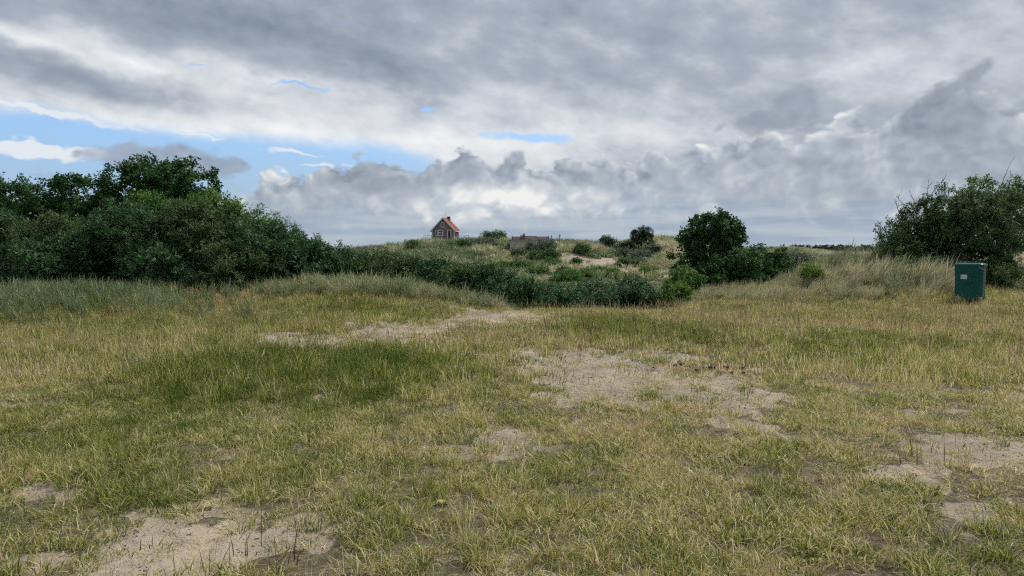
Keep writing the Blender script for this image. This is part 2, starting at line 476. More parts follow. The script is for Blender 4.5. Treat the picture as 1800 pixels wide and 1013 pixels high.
def plain(name, c, rough=0.7, vary=0.15, scale=6.0, metal=0.0, spec=0.4, bmp=0.0):
    m, b = material(name)
    n = noise(objco(), scale, 5.0, 0.6)
    k = tuple(v * (1 - vary) for v in c); j = tuple(min(1, v * (1 + vary)) for v in c)
    put(b.inputs['Base Color'], mixc(sstep(n, 0.3, 0.7), k, j))
    b.inputs['Roughness'].default_value = rough; b.inputs['Metallic'].default_value = metal
    b.inputs['Specular IOR Level'].default_value = spec
    if bmp: put(b.inputs['Normal'], bump(n, bmp, 0.02))
    return m
def foliage(name, stops, transl=0.3, rough=0.45, inst=None, spread=0.5, spec=0.35, tip=0.0):
    """leaf or blade material: colour by the leaf's own tone attribute"""
    m, b = material(name)
    f = attr('tone')
    if inst: f = attr(inst, 'INSTANCER') + (f - 0.5) * spread
    if tip: f = f + attr('along') * tip
    c = cramp(mth('MULTIPLY', f, 1.0, clamp=True), stops)
    put(b.inputs['Base Color'], c)
    b.inputs['Roughness'].default_value = rough
    b.inputs['Specular IOR Level'].default_value = spec
    t = node('ShaderNodeBsdfTranslucent'); TREE[0].links.new(c.s, t.inputs[0])
    mx = node('ShaderNodeMixShader'); mx.inputs[0].default_value = transl
    TREE[0].links.new(b.outputs[0], mx.inputs[1]); TREE[0].links.new(t.outputs[0], mx.inputs[2])
    TREE[0].links.new(mx.outputs[0], TREE[0].nodes['Material Output'].inputs['Surface'])
    return m

GRASS_STOPS = [(0.0, (0.075, 0.112, 0.018)), (0.18, (0.155, 0.200, 0.030)), (0.38, (0.275, 0.305, 0.054)), (0.56, (0.420, 0.385, 0.120)),
               (0.72, (0.600, 0.510, 0.250)), (0.88, (0.800, 0.710, 0.440)), (1.0, (0.48, 0.34, 0.20))]
M_GRASS = foliage('grass_blades', GRASS_STOPS, 0.45, 0.5, inst='dry', spread=0.98, tip=0.14)
M_STEM = foliage('seed_stems', [(0, (0.26, 0.24, 0.09)), (0.5, (0.44, 0.35, 0.18)), (0.85, (0.36, 0.24, 0.13)), (1, (0.20, 0.11, 0.065))], 0.2, 0.6, inst='dry', spread=0.6)
M_MARRAM = foliage('marram_blades', [(0, (0.10, 0.15, 0.065)), (0.35, (0.20, 0.25, 0.12)), (0.65, (0.36, 0.37, 0.20)), (0.85, (0.52, 0.47, 0.29)), (1, (0.58, 0.52, 0.36))],
                   0.3, 0.42, inst='dry', spread=0.6, tip=0.18)
M_TWIG = plain('dead_twigs', (0.075, 0.055, 0.045), 0.8, 0.3)
M_BARK = plain('bark', (0.085, 0.070, 0.055), 0.9, 0.35, 9.0, bmp=0.4)

SHORTCUT = [spot(*q) for q in [(880, 562, 120, 16, 1.2), (690, 592, 190, 22, 1.1), (520, 606, 120, 14, .9), (1130, 665, 230, 52, 1.0), (1725, 815, 150, 45, .9), (380, 960, 260, 70, .9), (900, 575, 80, 14, .8)]]
def ground_material():
    m, b = material('dune_ground')
    p = pos()
    sand = attr('sand'); lush = attr('lush'); far = attr('far')
    n1 = noise(p, 0.9, 5.0, 0.6); n2 = noise(p, 9.0, 6.0, 0.65); n3 = noise(p, 60.0, 4.0, 0.6)
    s = mixc(sstep(n1, 0.35, 0.65), (0.228, 0.190, 0.150), (0.322, 0.270, 0.208))
    s = mixc(sstep(n2, 0.52, 0.72) * 0.6, s, (0.120, 0.100, 0.082))
    s = mixc(sstep(n3, 0.60, 0.75) * 0.35, s, (0.080, 0.064, 0.050))
    s = mixc(sstep(n1 + (n2 - 0.5) * 0.4, 0.60, 0.72) * 0.55, s, (0.360, 0.295, 0.200))
    t = mixc(sstep(n2, 0.35, 0.65), (0.050, 0.042, 0.030), (0.130, 0.108, 0.075))
    t = mixc(sstep(n3, 0.55, 0.72) * 0.5, t, (0.270, 0.220, 0.135))
    t = mixc(lush * 0.45, t, (0.075, 0.075, 0.035))
    fr = mixc(sstep(noise(p, 0.35, 4.0, 0.6), 0.4, 0.62), (0.118, 0.118, 0.064), (0.225, 0.195, 0.118))
    t = mixc(far, t, fr)
    sm = sstep(sand + (n2 - 0.5) * 0.5 + (n3 - 0.5) * 0.3, 0.10, 0.42)
    put(b.inputs['Base Color'], mixc(sm, t, s))
    b.inputs['Roughness'].default_value = 0.95
    b.inputs['Specular IOR Level'].default_value = 0.15
    put(b.inputs['Normal'], bump(n2 * 0.6 + n3 * 0.25 + noise(p, 22.0, 4.0, 0.6) * 0.5, 0.95, 0.05))
    return m
M_GROUND = ground_material()

# ------------------------------------------------------------------ ground: one sheet to the horizon
def steps(segs):
    out = [segs[0][0]]
    for a, b, mn, k in segs:
        while out[-1] < b: out.append(out[-1] + max(mn, k * abs(out[-1])))
    return np.array(out)
xp = steps([(0, 60, 0.05, 0.017), (60, 6000, 0.6, 0.07)])
xs = np.concatenate([-xp[:0:-1], xp])
ys = np.concatenate([[-400, -150, -60, -25, -10, -4, 0], steps([(1.5, 30, 0.025, 0.011), (30, 100, 0.5, 0.026), (100, 200, 1.2, 0.013), (200, 9000, 3, 0.06)])])
GX, GY = np.meshgrid(xs, ys)
gx, gy = GX.ravel(), GY.ravel()
gz = H(gx, gy)
gs = sand_at(gx, gy)
near = 1 - ss(gy, 22, 26)
gz = gz + near * (gs * (0.085 * (np.abs(fbm(gx / 0.26, gy / 0.30, 61, 3) - 0.5) * 2.2 - 0.35) + 0.05 * (fbm(gx / 0.12, gy / 0.13, 63, 2) - 0.5) - 0.015) + 0.02 * (fbm(gx / 0.4, gy / 0.4, 65, 3) - 0.5))
glush = np.clip(patches(gx, gy, LUSH), 0, 1) * near
gfar = ss(gy, 24, 34)
nx, ny = len(xs), len(ys)
ii = np.arange(nx * ny).reshape(ny, nx)
quads = np.stack([ii[:-1, :-1].ravel(), ii[:-1, 1:].ravel(), ii[1:, 1:].ravel(), ii[1:, :-1].ravel()], 1)
ground = obj('ground', newmesh('ground', np.stack([gx, gy, gz], 1), [quads], [M_GROUND], {'sand': gs, 'lush': glush, 'far': gfar}, smooth=True))
ground['kind'] = 'structure'

# ------------------------------------------------------------------ grass
def blades(n, hmin, hmax, rad, w, bend=(0.15, 0.6), lean=(0, 0), segs=3, flat=0.0, head=0.0, seed=0, hp=1.0):
    """a tuft of n curved tapering blades; head > 0 puts a seed head on top"""
    r = np.random.default_rng(seed)
    h = hmin + (hmax - hmin) * r.random(n) ** hp
    a = r.random(n) * 2 * math.pi; q = rad * np.sqrt(r.random(n))
    bx, by = q * np.cos(a), q * np.sin(a)
    la = a + r.normal(0, 0.9, n)
    bd = bend[0] + (bend[1] - bend[0]) * r.random(n)
    lx, ly = np.cos(la) * bd + lean[0], np.sin(la) * bd + lean[1]
    wa = r.random(n) * math.pi
    wx, wy = np.cos(wa) * 0.5, np.sin(wa) * 0.5
    tone = r.random(n)
    ts = np.linspace(0, 1, segs + 1)
    V, T, A, Q, Tr = [], [], [], [], []
    m = 2 * segs + 1
    for k, t in enumerate(ts):
        c = np.stack([bx + lx * h * t ** 1.8, by + ly * h * t ** 1.8, h * (t * (1 - flat) - 0.30 * np.clip(np.hypot(lx, ly), 0, 1.5) * t ** 2.2 * (1 - flat) ) + 0.004 + flat * 0.01], 1)
        prof = (1 - t) ** 0.55 if not head else (0.45 if t < 0.72 else head)
        ww = w * prof
        if k < segs:
            V.append(c + np.stack([wx, wy, 0 * wx], 1) * ww); V.append(c - np.stack([wx, wy, 0 * wx], 1) * ww)
        else: V.append(c)
    Vs = np.stack(V, 1)                      # n, m, 3
    base = np.arange(n)[:, None] * m
    for k in range(segs - 1): Q.append(base + np.array([[2 * k, 2 * k + 1, 2 * k + 3, 2 * k + 2]]))
    Tr = base + np.array([[m - 3, m - 2, m - 1]])
    along = np.repeat(ts, 2)[:m]
    return Vs.reshape(-1, 3), [np.concatenate(Q), Tr], np.repeat(tone, m), np.tile(along, n)
PROTO = {}
def protos(kind, mat, variants):
    c = bpy.data.collections.new('kinds_' + kind)
    for i, kws in enumerate(variants):
        V, Fs, tone, al = kws if isinstance(kws, tuple) else blades(**kws)
        me = newmesh(kind, V, Fs, [mat], {'tone': tone, 'along': al})
        o = bpy.data.objects.new('%s_%02d' % (kind, i), me); c.objects.link(o)
    PROTO[kind] = (c, len(variants))
def join(*parts):
    V, Q, T, tn, al, n = [], [], [], [], [], 0
    for v, (q, t), a, b in parts:
        V.append(v); Q.append(q + n); T.append(t + n); tn.append(a); al.append(b); n += len(v)
    return np.concatenate(V), [np.concatenate(Q), np.concatenate(T)], np.concatenate(tn), np.concatenate(al)
protos('short', M_GRASS, [dict(n=34, hmin=.025, hmax=.085, rad=.075, w=.0055, bend=(.3, 1.5), seed=i) for i in range(5)])
protos('medium', M_GRASS, [dict(n=30, hmin=.05, hmax=.17, rad=.07, w=.0055, bend=(.15, 1.2), lean=(.12, 0), seed=20 + i, hp=1.4) for i in range(5)])
protos('long', M_GRASS, [dict(n=34, hmin=.10, hmax=.30, rad=.08, w=.0052, bend=(.1, .6), lean=(.15, 0), seed=40 + i) for i in range(4)])
protos('shortfar', M_GRASS, [dict(n=24, hmin=.03, hmax=.09, rad=.13, w=.0085, bend=(.2, .9), segs=2, seed=60 + i) for i in range(4)])
protos('medfar', M_GRASS, [dict(n=26, hmin=.06, hmax=.20, rad=.13, w=.0075, bend=(.1, .6), lean=(.15, 0), segs=2, seed=80 + i, hp=1.3) for i in range(4)])
protos('longfar', M_GRASS, [dict(n=30, hmin=.12, hmax=.36, rad=.14, w=.008, bend=(.1, .6), lean=(.2, 0), segs=3, seed=100 + i) for i in range(4)])
protos('seed', M_STEM, [dict(n=7, hmin=.12, hmax=.26, rad=.09, w=.0045, bend=(.02, .3), lean=(.12, 0), segs=5, head=1.0, seed=120 + i) for i in range(4)])
protos('seedfar', M_STEM, [dict(n=9, hmin=.18, hmax=.42, rad=.16, w=.011, bend=(.02, .25), lean=(.16, 0), segs=5, head=1.0, seed=140 + i) for i in range(4)])
protos('litter', M_GRASS, [dict(n=16, hmin=.05, hmax=.16, rad=.10, w=.0035, bend=(.8, 1.1), segs=2, flat=.97, seed=160 + i) for i in range(4)])
protos('marram', M_MARRAM, [join(blades(n=46, hmin=.35, hmax=.85, rad=.16, w=.014, bend=(.1, .6), lean=(.34, 0), segs=4, seed=180 + i),
                                 blades(n=5, hmin=.6, hmax=.98, rad=.1, w=.024, bend=(.02, .2), lean=(.3, 0), segs=4, head=1.0, seed=190 + i)) for i in range(5)])
protos('dune', M_MARRAM, [dict(n=40, hmin=.35, hmax=.8, rad=.35, w=.055, bend=(.2, 1.0), lean=(.2, 0), segs=2, seed=200 + i) for i in range(4)])

def rosette(seed):
    r = np.random.default_rng(seed); n = 9; V, Q, T = [], [], []
    for i in range(n):
        a = 2 * math.pi * i / n + r.normal(0, .3); l = r.uniform(.025, .06); w = l * r.uniform(.2, .32); up = r.uniform(.15, .8)
        d_ = np.array([math.cos(a), math.sin(a), 0]); e = np.array([-math.sin(a), math.cos(a), 0])
        V += [d_ * .004, d_ * l * .5 + e * w + [0, 0, up * l * .5], d_ * l + [0, 0, up * l * .6], d_ * l * .5 - e * w + [0, 0, up * l * .5]]
        Q.append([4 * i, 4 * i + 1, 4 * i + 2, 4 * i + 3]); T += [r.random()] * 4
    return np.array(V) + [0, 0, .006], [np.array(Q)], np.array(T), np.tile([0., .5, 1., .5], n)
def crumb(seed):
    r = np.random.default_rng(seed); V, Q, T, n = [], [], [], 0
    for i in range(4):
        B = np.array([(x_, y_, z_) for z_ in (-1, 1) for y_ in (-1, 1) for x_ in (-1, 1)]) * .6 + r.normal(0, .25, (8, 3))
        sz = r.uniform(.004, .011)
        V.append(B * sz * [r.uniform(.8, 2.6), 1, .7] + [r.normal(0, .05), r.normal(0, .05), sz * .3])
        Q += [[n + q for q in f] for f in ((0, 1, 3, 2), (4, 6, 7, 5), (0, 4, 5, 1), (2, 3, 7, 6), (0, 2, 6, 4), (1, 5, 7, 3))]; n += 8; T += [r.random()] * 8
    return np.concatenate(V), [np.array(Q)], np.array(T), np.zeros(n)
M_CRUMB = plain('earth_crumbs', (.16, .13, .10), .95, .5, 30.0)
protos('weed', M_GRASS, [rosette(500 + i) for i in range(4)])
protos('crumb', M_CRUMB, [crumb(520 + i) for i in range(4)])
def scatter(name, label, kind, x, y, dry, scale, tilt=0.12, sink=0.0, free=True, z=None):
    n = len(x)
    c, nv = PROTO[kind]
    if z is None: z = ground_z(x, y)
    V = np.stack([x, y, z - sink], 1)
    # wind leans blades towards +x, so turning about z is limited for the leaning kinds
    rz = rng.random(n) * 2 * math.pi if free else rng.normal(0, 0.7, n)
    rot = np.stack([rng.normal(0, tilt, n), rng.normal(0, tilt, n), rz], 1)
    me = newmesh(name, V, [], [], {'turn': rot, 'size': scale, 'pick': rng.integers(0, nv, n), 'dry': dry})
    o = obj(name, me)
    o['kind'] = 'stuff'; o['label'] = label; o['category'] = 'grass'
    g = bpy.data.node_groups.new(name + '_scatter', 'GeometryNodeTree')
    g.interface.new_socket('Geometry', in_out='INPUT', socket_type='NodeSocketGeometry')
    g.interface.new_socket('Geometry', in_out='OUTPUT', socket_type='NodeSocketGeometry')
    gi, go = g.nodes.new('NodeGroupInput'), g.nodes.new('NodeGroupOutput')
    ip = g.nodes.new('GeometryNodeInstanceOnPoints')
    ci = g.nodes.new('GeometryNodeCollectionInfo')
    ci.inputs['Collection'].default_value = c
    ci.inputs['Separate Children'].default_value = True
    ci.inputs['Reset Children'].default_value = True
    def na(nm, t):
        k = g.nodes.new('GeometryNodeInputNamedAttribute'); k.data_type = t; k.inputs[0].default_value = nm
        return k.outputs[0]
    L = g.links.new
    L(gi.outputs[0], ip.inputs['Points']); L(ci.outputs[0], ip.inputs['Instance'])
    ip.inputs['Pick Instance'].default_value = True
    L(na('pick', 'INT'), ip.inputs['Instance Index'])
    er = g.nodes.new('FunctionNodeEulerToRotation'); L(na('turn', 'FLOAT_VECTOR'), er.inputs[0]); L(er.outputs[0], ip.inputs['Rotation'])
    L(na('size', 'FLOAT'), ip.inputs['Scale'])
    L(ip.outputs[0], go.inputs[0])
    md = o.modifiers.new('scatter', 'NODES'); md.node_group = g
    return o
def ground_z(x, y):
    """height of the built sheet (bilinear in its grid)"""
    Z = gz.reshape(ny, nx)
    i = np.clip(np.searchsorted(xs, x) - 1, 0, nx - 2); j = np.clip(np.searchsorted(ys, y) - 1, 0, ny - 2)
    tx = (x - xs[i]) / (xs[i + 1] - xs[i]); ty = (y - ys[j]) / (ys[j + 1] - ys[j])
    return (Z[j, i] * (1 - tx) + Z[j, i + 1] * tx) * (1 - ty) + (Z[j + 1, i] * (1 - tx) + Z[j + 1, i + 1] * tx) * ty
def field(y0, y1, per_m2, margin=1.0, kx=0.70):
    """random points over the part of the meadow between two distances"""
    W = kx * y1 + margin
    n = int(per_m2 * 2 * W * (y1 - y0))
    x = rng.uniform(-W, W, n); y = rng.uniform(y0, y1, n)
    k = np.abs(x) < kx * y + margin
    return x[k], y[k]
def dryness(x, y):
    d = 0.48 - 0.02 * ss(y, 9, 13) + 0.8 * (fbm(x / 1.6, y / 1.9, 71, 3) - 0.5) + 0.75 * (fbm(x / 0.3, y / 0.4, 75, 2) - 0.5)
    return d - 0.26 * np.clip(patches(x, y, LUSH), 0, 1.2) + 0.32 * np.clip(patches(x, y, DRY), 0, 1.1) + 0.12 * np.clip(patches(x, y, SAND), 0, 1) + rng.normal(0, 0.12, len(x))
def lushness(x, y): return np.clip(patches(x, y, LUSH) + 0.8 * (fbm(x / 1.1, y / 1.4, 81, 3) - 0.5), 0, 1)
def cropped(x, y): return 1 - 0.95 * np.clip(patches(x, y, SHORTCUT), 0, 1)
def clumpy(x, y): return (0.22 + 0.78 * ss(fbm(x / 0.33, y / 0.38, 85, 3), 0.38, 0.58)) * (1 - 0.5 * np.clip(patches(x, y, SAND), 0, 1))
def keep(x, y, prob):
    k = rng.random(len(x)) < prob
    return x[k], y[k]

# close meadow
x, y = field(2.6, 9.0, 190)
x, y = keep(x, y, (1 - 0.84 * sand_at(x, y)) * clumpy(x, y))
scatter('short_grass', 'short patchy grass covering the near meadow', 'short', x, y, dryness(x, y), rng.uniform(0.7, 1.35, len(x)))
x, y = field(2.6, 9.0, 62)
x, y = keep(x, y, (0.25 + 0.75 * lushness(x, y)) * (1 - 0.97 * sand_at(x, y)) * clumpy(x, y) * (0.4 + 0.6 * cropped(x, y)))
scatter('mid_height_grass', 'knee-low green and straw grass in the near meadow', 'medium', x, y, dryness(x, y) - 0.05, rng.uniform(0.5, 1.1, len(x)))
x, y = field(2.6, 9.0, 14)
x, y = keep(x, y, ss(lushness(x, y), 0.45, 0.9) * (1 - sand_at(x, y)) * cropped(x, y))
scatter('long_grass', 'longer green grass in lush patches of the near meadow', 'long', x, y, dryness(x, y) - 0.1, rng.uniform(0.35, 0.75, len(x)))
x, y = field(2.6, 12.0, 95)
x, y = keep(x, y, 0.35 + 0.5 * ss(dryness(x, y), 0.3, 0.7) - 0.15 * sand_at(x, y))
scatter('straw_litter', 'dead straw lying flat between the near grass', 'litter', x, y, 0.72 + rng.normal(0, 0.1, len(x)), rng.uniform(0.6, 1.3, len(x)), tilt=0.05)
x, y = field(2.6, 12.0, 9)
x, y = keep(x, y, (0.15 + 0.7 * ss(dryness(x, y), 0.4, 0.7)) * (1 - 0.8 * sand_at(x, y)))
scatter('seed_stems', 'thin brown seed stems standing in the near meadow', 'seed', x, y, rng.uniform(0.1, 0.9, len(x)), rng.uniform(0.6, 1.15, len(x)))
cx_, cy_ = field(2.6, 12.0, 3.2)
k = rng.random(len(cx_)) < (1 - 0.75 * sand_at(cx_, cy_)) * (0.3 + 0.7 * ss(fbm(cx_ / 0.9, cy_ / 0.9, 87, 2), .4, .6))
cx_, cy_ = cx_[k], cy_[k]
m_ = 9
rr_ = np.repeat(rng.uniform(.05, .15, len(cx_)), m_)
x = np.repeat(cx_, m_) + rng.normal(0, 1, len(cx_) * m_) * rr_; y = np.repeat(cy_, m_) + rng.normal(0, 1, len(cx_) * m_) * rr_
scatter('grass_clumps', 'small dense fresh green clumps in the near turf', 'medium', x, y, np.repeat(rng.normal(.24, .16, len(cx_)), m_), np.repeat(rng.uniform(.35, .8, len(cx_)), m_) * rng.uniform(.8, 1.2, len(x)))
x, y = field(2.6, 9.0, 5)
x, y = keep(x, y, (1 - 0.6 * sand_at(x, y)) * ss(fbm(x / 0.8, y / 0.8, 89, 2), .42, .6))
scatter('small_weeds', 'small broad-leaved weeds scattered in the near turf', 'weed', x, y, rng.uniform(.05, .4, len(x)), rng.uniform(.5, 1.2, len(x)), tilt=.1)
x, y = field(2.6, 15.0, 60)
x, y = keep(x, y, ss(sand_at(x, y), .1, .5) * .9)
scatter('sand_crumbs', 'dark crumbs and bits of dead root lying on the bare sand', 'crumb', x, y, rng.random(len(x)), rng.uniform(.3, 1.0, len(x)), tilt=.4)
# meadow further out
x, y = field(9.0, 27, 44)
x, y = keep(x, y, 1 - 0.80 * sand_at(x, y))
scatter('short_grass', 'short patchy grass on the far half of the meadow', 'shortfar', x, y, dryness(x, y), rng.uniform(0.8, 1.4, len(x)))
x, y = field(9.0, 27, 34)
x, y = keep(x, y, (0.35 + 0.65 * lushness(x, y)) * (1 - 0.95 * sand_at(x, y)) * cropped(x, y))
scatter('mid_height_grass', 'waving green and straw grass on the far half of the meadow', 'medfar', x, y, dryness(x, y), rng.uniform(0.8, 1.4, len(x)))
x, y = field(8.0, 27, 22)
x, y = keep(x, y, ss(lushness(x, y), 0.45, 0.9) * (1 - sand_at(x, y)) * cropped(x, y))
scatter('long_grass', 'dense dark green long grass in patches of the meadow', 'longfar', x, y, dryness(x, y) - 0.06, rng.uniform(0.6, 1.05, len(x)))
x, y = field(11.0, 28, 8)
x, y = keep(x, y, (0.35 + 0.6 * ss(dryness(x, y), 0.4, 0.7)) * (1 - 0.9 * sand_at(x, y)) * cropped(x, y))
scatter('seed_stems', 'brown seed heads standing over the far half of the meadow', 'seedfar', x, y, rng.uniform(0.1, 1.0, len(x)), rng.uniform(0.7, 1.2, len(x)))
# marram on the ridge at the right and on the low mound at the left
def cloud_pts(n, cx, cy, sx, sy): return rng.normal(cx, sx, n), rng.normal(cy, sy, n)
x1, y1 = rng.uniform(4.2, 14.6, 4400), rng.uniform(20.5, 31, 4400)
k = rng.random(4400) < ss(gauss(x1, y1, 12.4, 26.6, 1.9, 2.3) + 0.9 * gauss(x1, y1, 8.6, 25.0, 2.5, 1.5), 0.22, 0.6)
k &= fbm(x1 / .5, y1 / .5, 92, 2) > .43
x, y = x1[k], y1[k]
scatter('marram_grass', 'tall windswept pale marram grass on the dune ridge', 'marram', x, y, np.clip(0.58 + 0.7 * (fbm(x / 1.2, y / 1.2, 91, 2) - 0.5) + rng.normal(0, .14, len(x)) - 0.15 * (y > 26), 0, 1), rng.uniform(0.45, 0.9, len(x)) * (0.45 + 1.0 * fbm(x / 0.8, y / 0.8, 93, 2)) * (0.60 + 0.62 * ss(x, 9, 12)), free=False)
x1, y1 = rng.uniform(-9.0, 0.8, 2400), rng.uniform(19.8, 24.5, 2400)
k = rng.random(2400) < ss(gauss(x1, y1, -5.0, 22.0, 1.6, 0.8) + 0.8 * gauss(x1, y1, -2.0, 22.2, 1.2, 0.6) + 0.6 * gauss(x1, y1, -0.6, 21.6, 0.5, 0.35), 0.2, 0.6)
x, y = x1[k], y1[k]
scatter('marram_grass', 'grey-green tussock grass on the low mound before the thicket', 'marram', x, y, np.clip(0.34 + 0.6 * (fbm(x / .8, y / .8, 94, 2) - .5) + rng.normal(0, .14, len(x)), 0, 1), rng.uniform(0.4, 0.7, len(x)) * (0.4 + 1.1 * fbm(x / .7, y / .7, 96, 2)), free=True)
g0 = on_ground(90, 560)
x, y = rng.normal(-12.8, 2.4, 900), rng.normal(19.6, 1.5, 900)
scatter('tall_grass', 'tall lush green grass at the far left before the thicket', 'marram', x, y, np.clip(0.10 + .5 * (fbm(x, y, 98, 2) - .5) + rng.normal(0, .08, len(x)), 0, 1), rng.uniform(.35, .75, len(x)), free=True)
x, y = rng.uniform(11.5, 19, 1100), rng.uniform(21.6, 25.5, 1100)
scatter('tall_grass', 'tall olive grass growing around the green bin', 'longfar', x, y, np.clip(0.44 + .5 * (fbm(x, y, 100, 2) - .5) + rng.normal(0, .1, len(x)), 0, 1), rng.uniform(.55, 1.05, len(x)))
# rough grass along the thicket foot and the valley, dune grass on the far hill
x, y = rng.uniform(-21, -5, 2600), rng.uniform(22.5, 26.5, 2600)
scatter('rough_grass', 'rough brownish grass along the foot of the thicket', 'longfar', x, y, 0.55 + 0.5 * (fbm(x / 2, y / 2, 95, 2) - 0.5) + rng.normal(0, .1, len(x)), rng.uniform(0.7, 1.3, len(x)))
x1, y1 = rng.uniform(-6, 42, 5200), rng.uniform(34, 112, 5200)
k = rng.random(5200) < 0.9 - 0.85 * sand_at(x1, y1)
x, y = x1[k], y1[k]
scatter('valley_grass', 'yellow-green rough grass on the valley floor', 'dune', x, y, np.clip(0.18 + 0.7 * (fbm(x / 10, y / 9, 97, 2) - 0.5) + rng.normal(0, .08, len(x)), 0, 1), rng.uniform(0.6, 1.1, len(x)))
x1, y1 = rng.uniform(-46, 62, 16000), rng.uniform(104, 188, 16000)
k = rng.random(16000) < (0.25 + 0.75 * ss(fbm(x1 / 4, y1 / 5, 99, 3), 0.35, 0.6)) * (1 - 0.95 * sand_at(x1, y1))
x, y = x1[k], y1[k]
scatter('dune_grass', 'pale marram tussocks covering the far dune hill', 'dune', x, y, np.clip(0.20 + 1.3 * (fbm(x / 6, y / 8, 103, 3) - 0.5) + rng.normal(0, .2, len(x)) + 0.22 * ss(x, -12, 0) * (1 - ss(y, 158, 172)), 0, 1), rng.uniform(0.9, 2.3, len(x)) * np.where((np.abs(x + 16) < 8) & (y > 166), .4, 1.0) * np.where(y > 170, .38, 1.0) * np.where((x > -2) & (x < 9) & (y > 138) & (y < 153), .35, 1.0))
x, y = rng.uniform(60, 175, 3000), rng.uniform(285, 335, 3000)
k = np.abs(x - 114) < 26; x, y = x[k], y[k]
scatter('dune_grass', 'pale marram on the distant low dune at the right', 'dune', x, y, np.clip(0.55 + rng.normal(0, .12, len(x)), 0, 1), rng.uniform(1.2, 2.2, len(x)))

# ------------------------------------------------------------------ shrubs and trees
M_DEADWOOD = plain('dead_wood', (.20, .165, .125), .9, .3)
def leafstops(d, m, l): return [(0.0, d), (0.55, m), (1.0, l)]
M_GORSE = foliage('gorse_leaves', leafstops((0.032, 0.078, 0.032), (0.058, 0.125, 0.048), (0.125, 0.195, 0.072)), 0.2, 0.6, spec=.12)
M_GORSE2 = foliage('gorse_leaves_olive', leafstops((0.042, 0.080, 0.030), (0.078, 0.128, 0.046), (0.150, 0.185, 0.075)), 0.2, 0.6, spec=.12)
M_MAPLE = foliage('maple_leaves', leafstops((0.022, 0.063, 0.021), (0.045, 0.115, 0.031), (0.105, 0.196, 0.050)), 0.28, 0.6, spec=.1)
M_ELDER = foliage('elder_leaves', leafstops((0.049, 0.119, 0.031), (0.091, 0.182, 0.045), (0.168, 0.280, 0.070)), 0.3, 0.6, spec=.1)
M_HAW = foliage('hawthorn_leaves', leafstops((0.034, 0.072, 0.028), (0.068, 0.125, 0.042), (0.135, 0.190, 0.066)), 0.25, 0.6, spec=.1)
M_WILLOW = foliage('willow_leaves', leafstops((0.070, 0.100, 0.070), (0.120, 0.155, 0.110), (0.200, 0.235, 0.170)), 0.25, 0.6, spec=.1)
M_BRIGHT = foliage('young_leaves', leafstops((0.070, 0.130, 0.025), (0.120, 0.200, 0.040), (0.180, 0.260, 0.060)), 0.35, 0.6, spec=.1)
M_PINE = foliage('pine_needles', leafstops((0.018, 0.036, 0.020), (0.030, 0.055, 0.028), (0.055, 0.080, 0.038)), 0.1, 0.6, spec=.1)

def sprig(kind, seed):
    """unit sprig along +z: leaf quads (n, 4, 3) and a tone per leaf"""
    r = np.random.default_rng(seed)
    n, L, W, S, up = {'broad': (15, .086, .064, .22, .25), 'spike': (20, .090, .030, .24, 1.0), 'small': (18, .052, .036, .20, .35),
                      'narrow': (18, .085, .022, .22, .7), 'blade': (13, .105, .042, .24, .4), 'needle': (26, .10, .016, .16, .7)}[kind]
    t = r.random(n) ** 0.8
    a = r.random(n) * 2 * math.pi
    b = np.stack([0.02 * np.cos(a), 0.02 * np.sin(a), t * S], 1)
    d = np.stack([np.cos(a), np.sin(a), up + r.normal(0, .35, n)], 1)
    d /= np.linalg.norm(d, axis=1, keepdims=True)
    side = np.cross(d, r.normal(0, 1, (n, 3)) * 0.6 + np.array([0, 0, 1.0])); side /= np.linalg.norm(side, axis=1, keepdims=True)
    nrm = np.cross(side, d)
    l = L * r.uniform(.7, 1.25, n)[:, None]; w = W * r.uniform(.75, 1.2, n)[:, None] / 2
    droop = -0.18 * l * nrm
    q = np.stack([b, b + d * l * .45 + side * w, b + d * l + droop, b + d * l * .45 - side * w], 1)
    return q, r.random(n)
SPRIG = {k: [sprig(k, 300 + i) for i in range(5)] for k in ('broad', 'spike', 'small', 'narrow', 'blade', 'needle')}

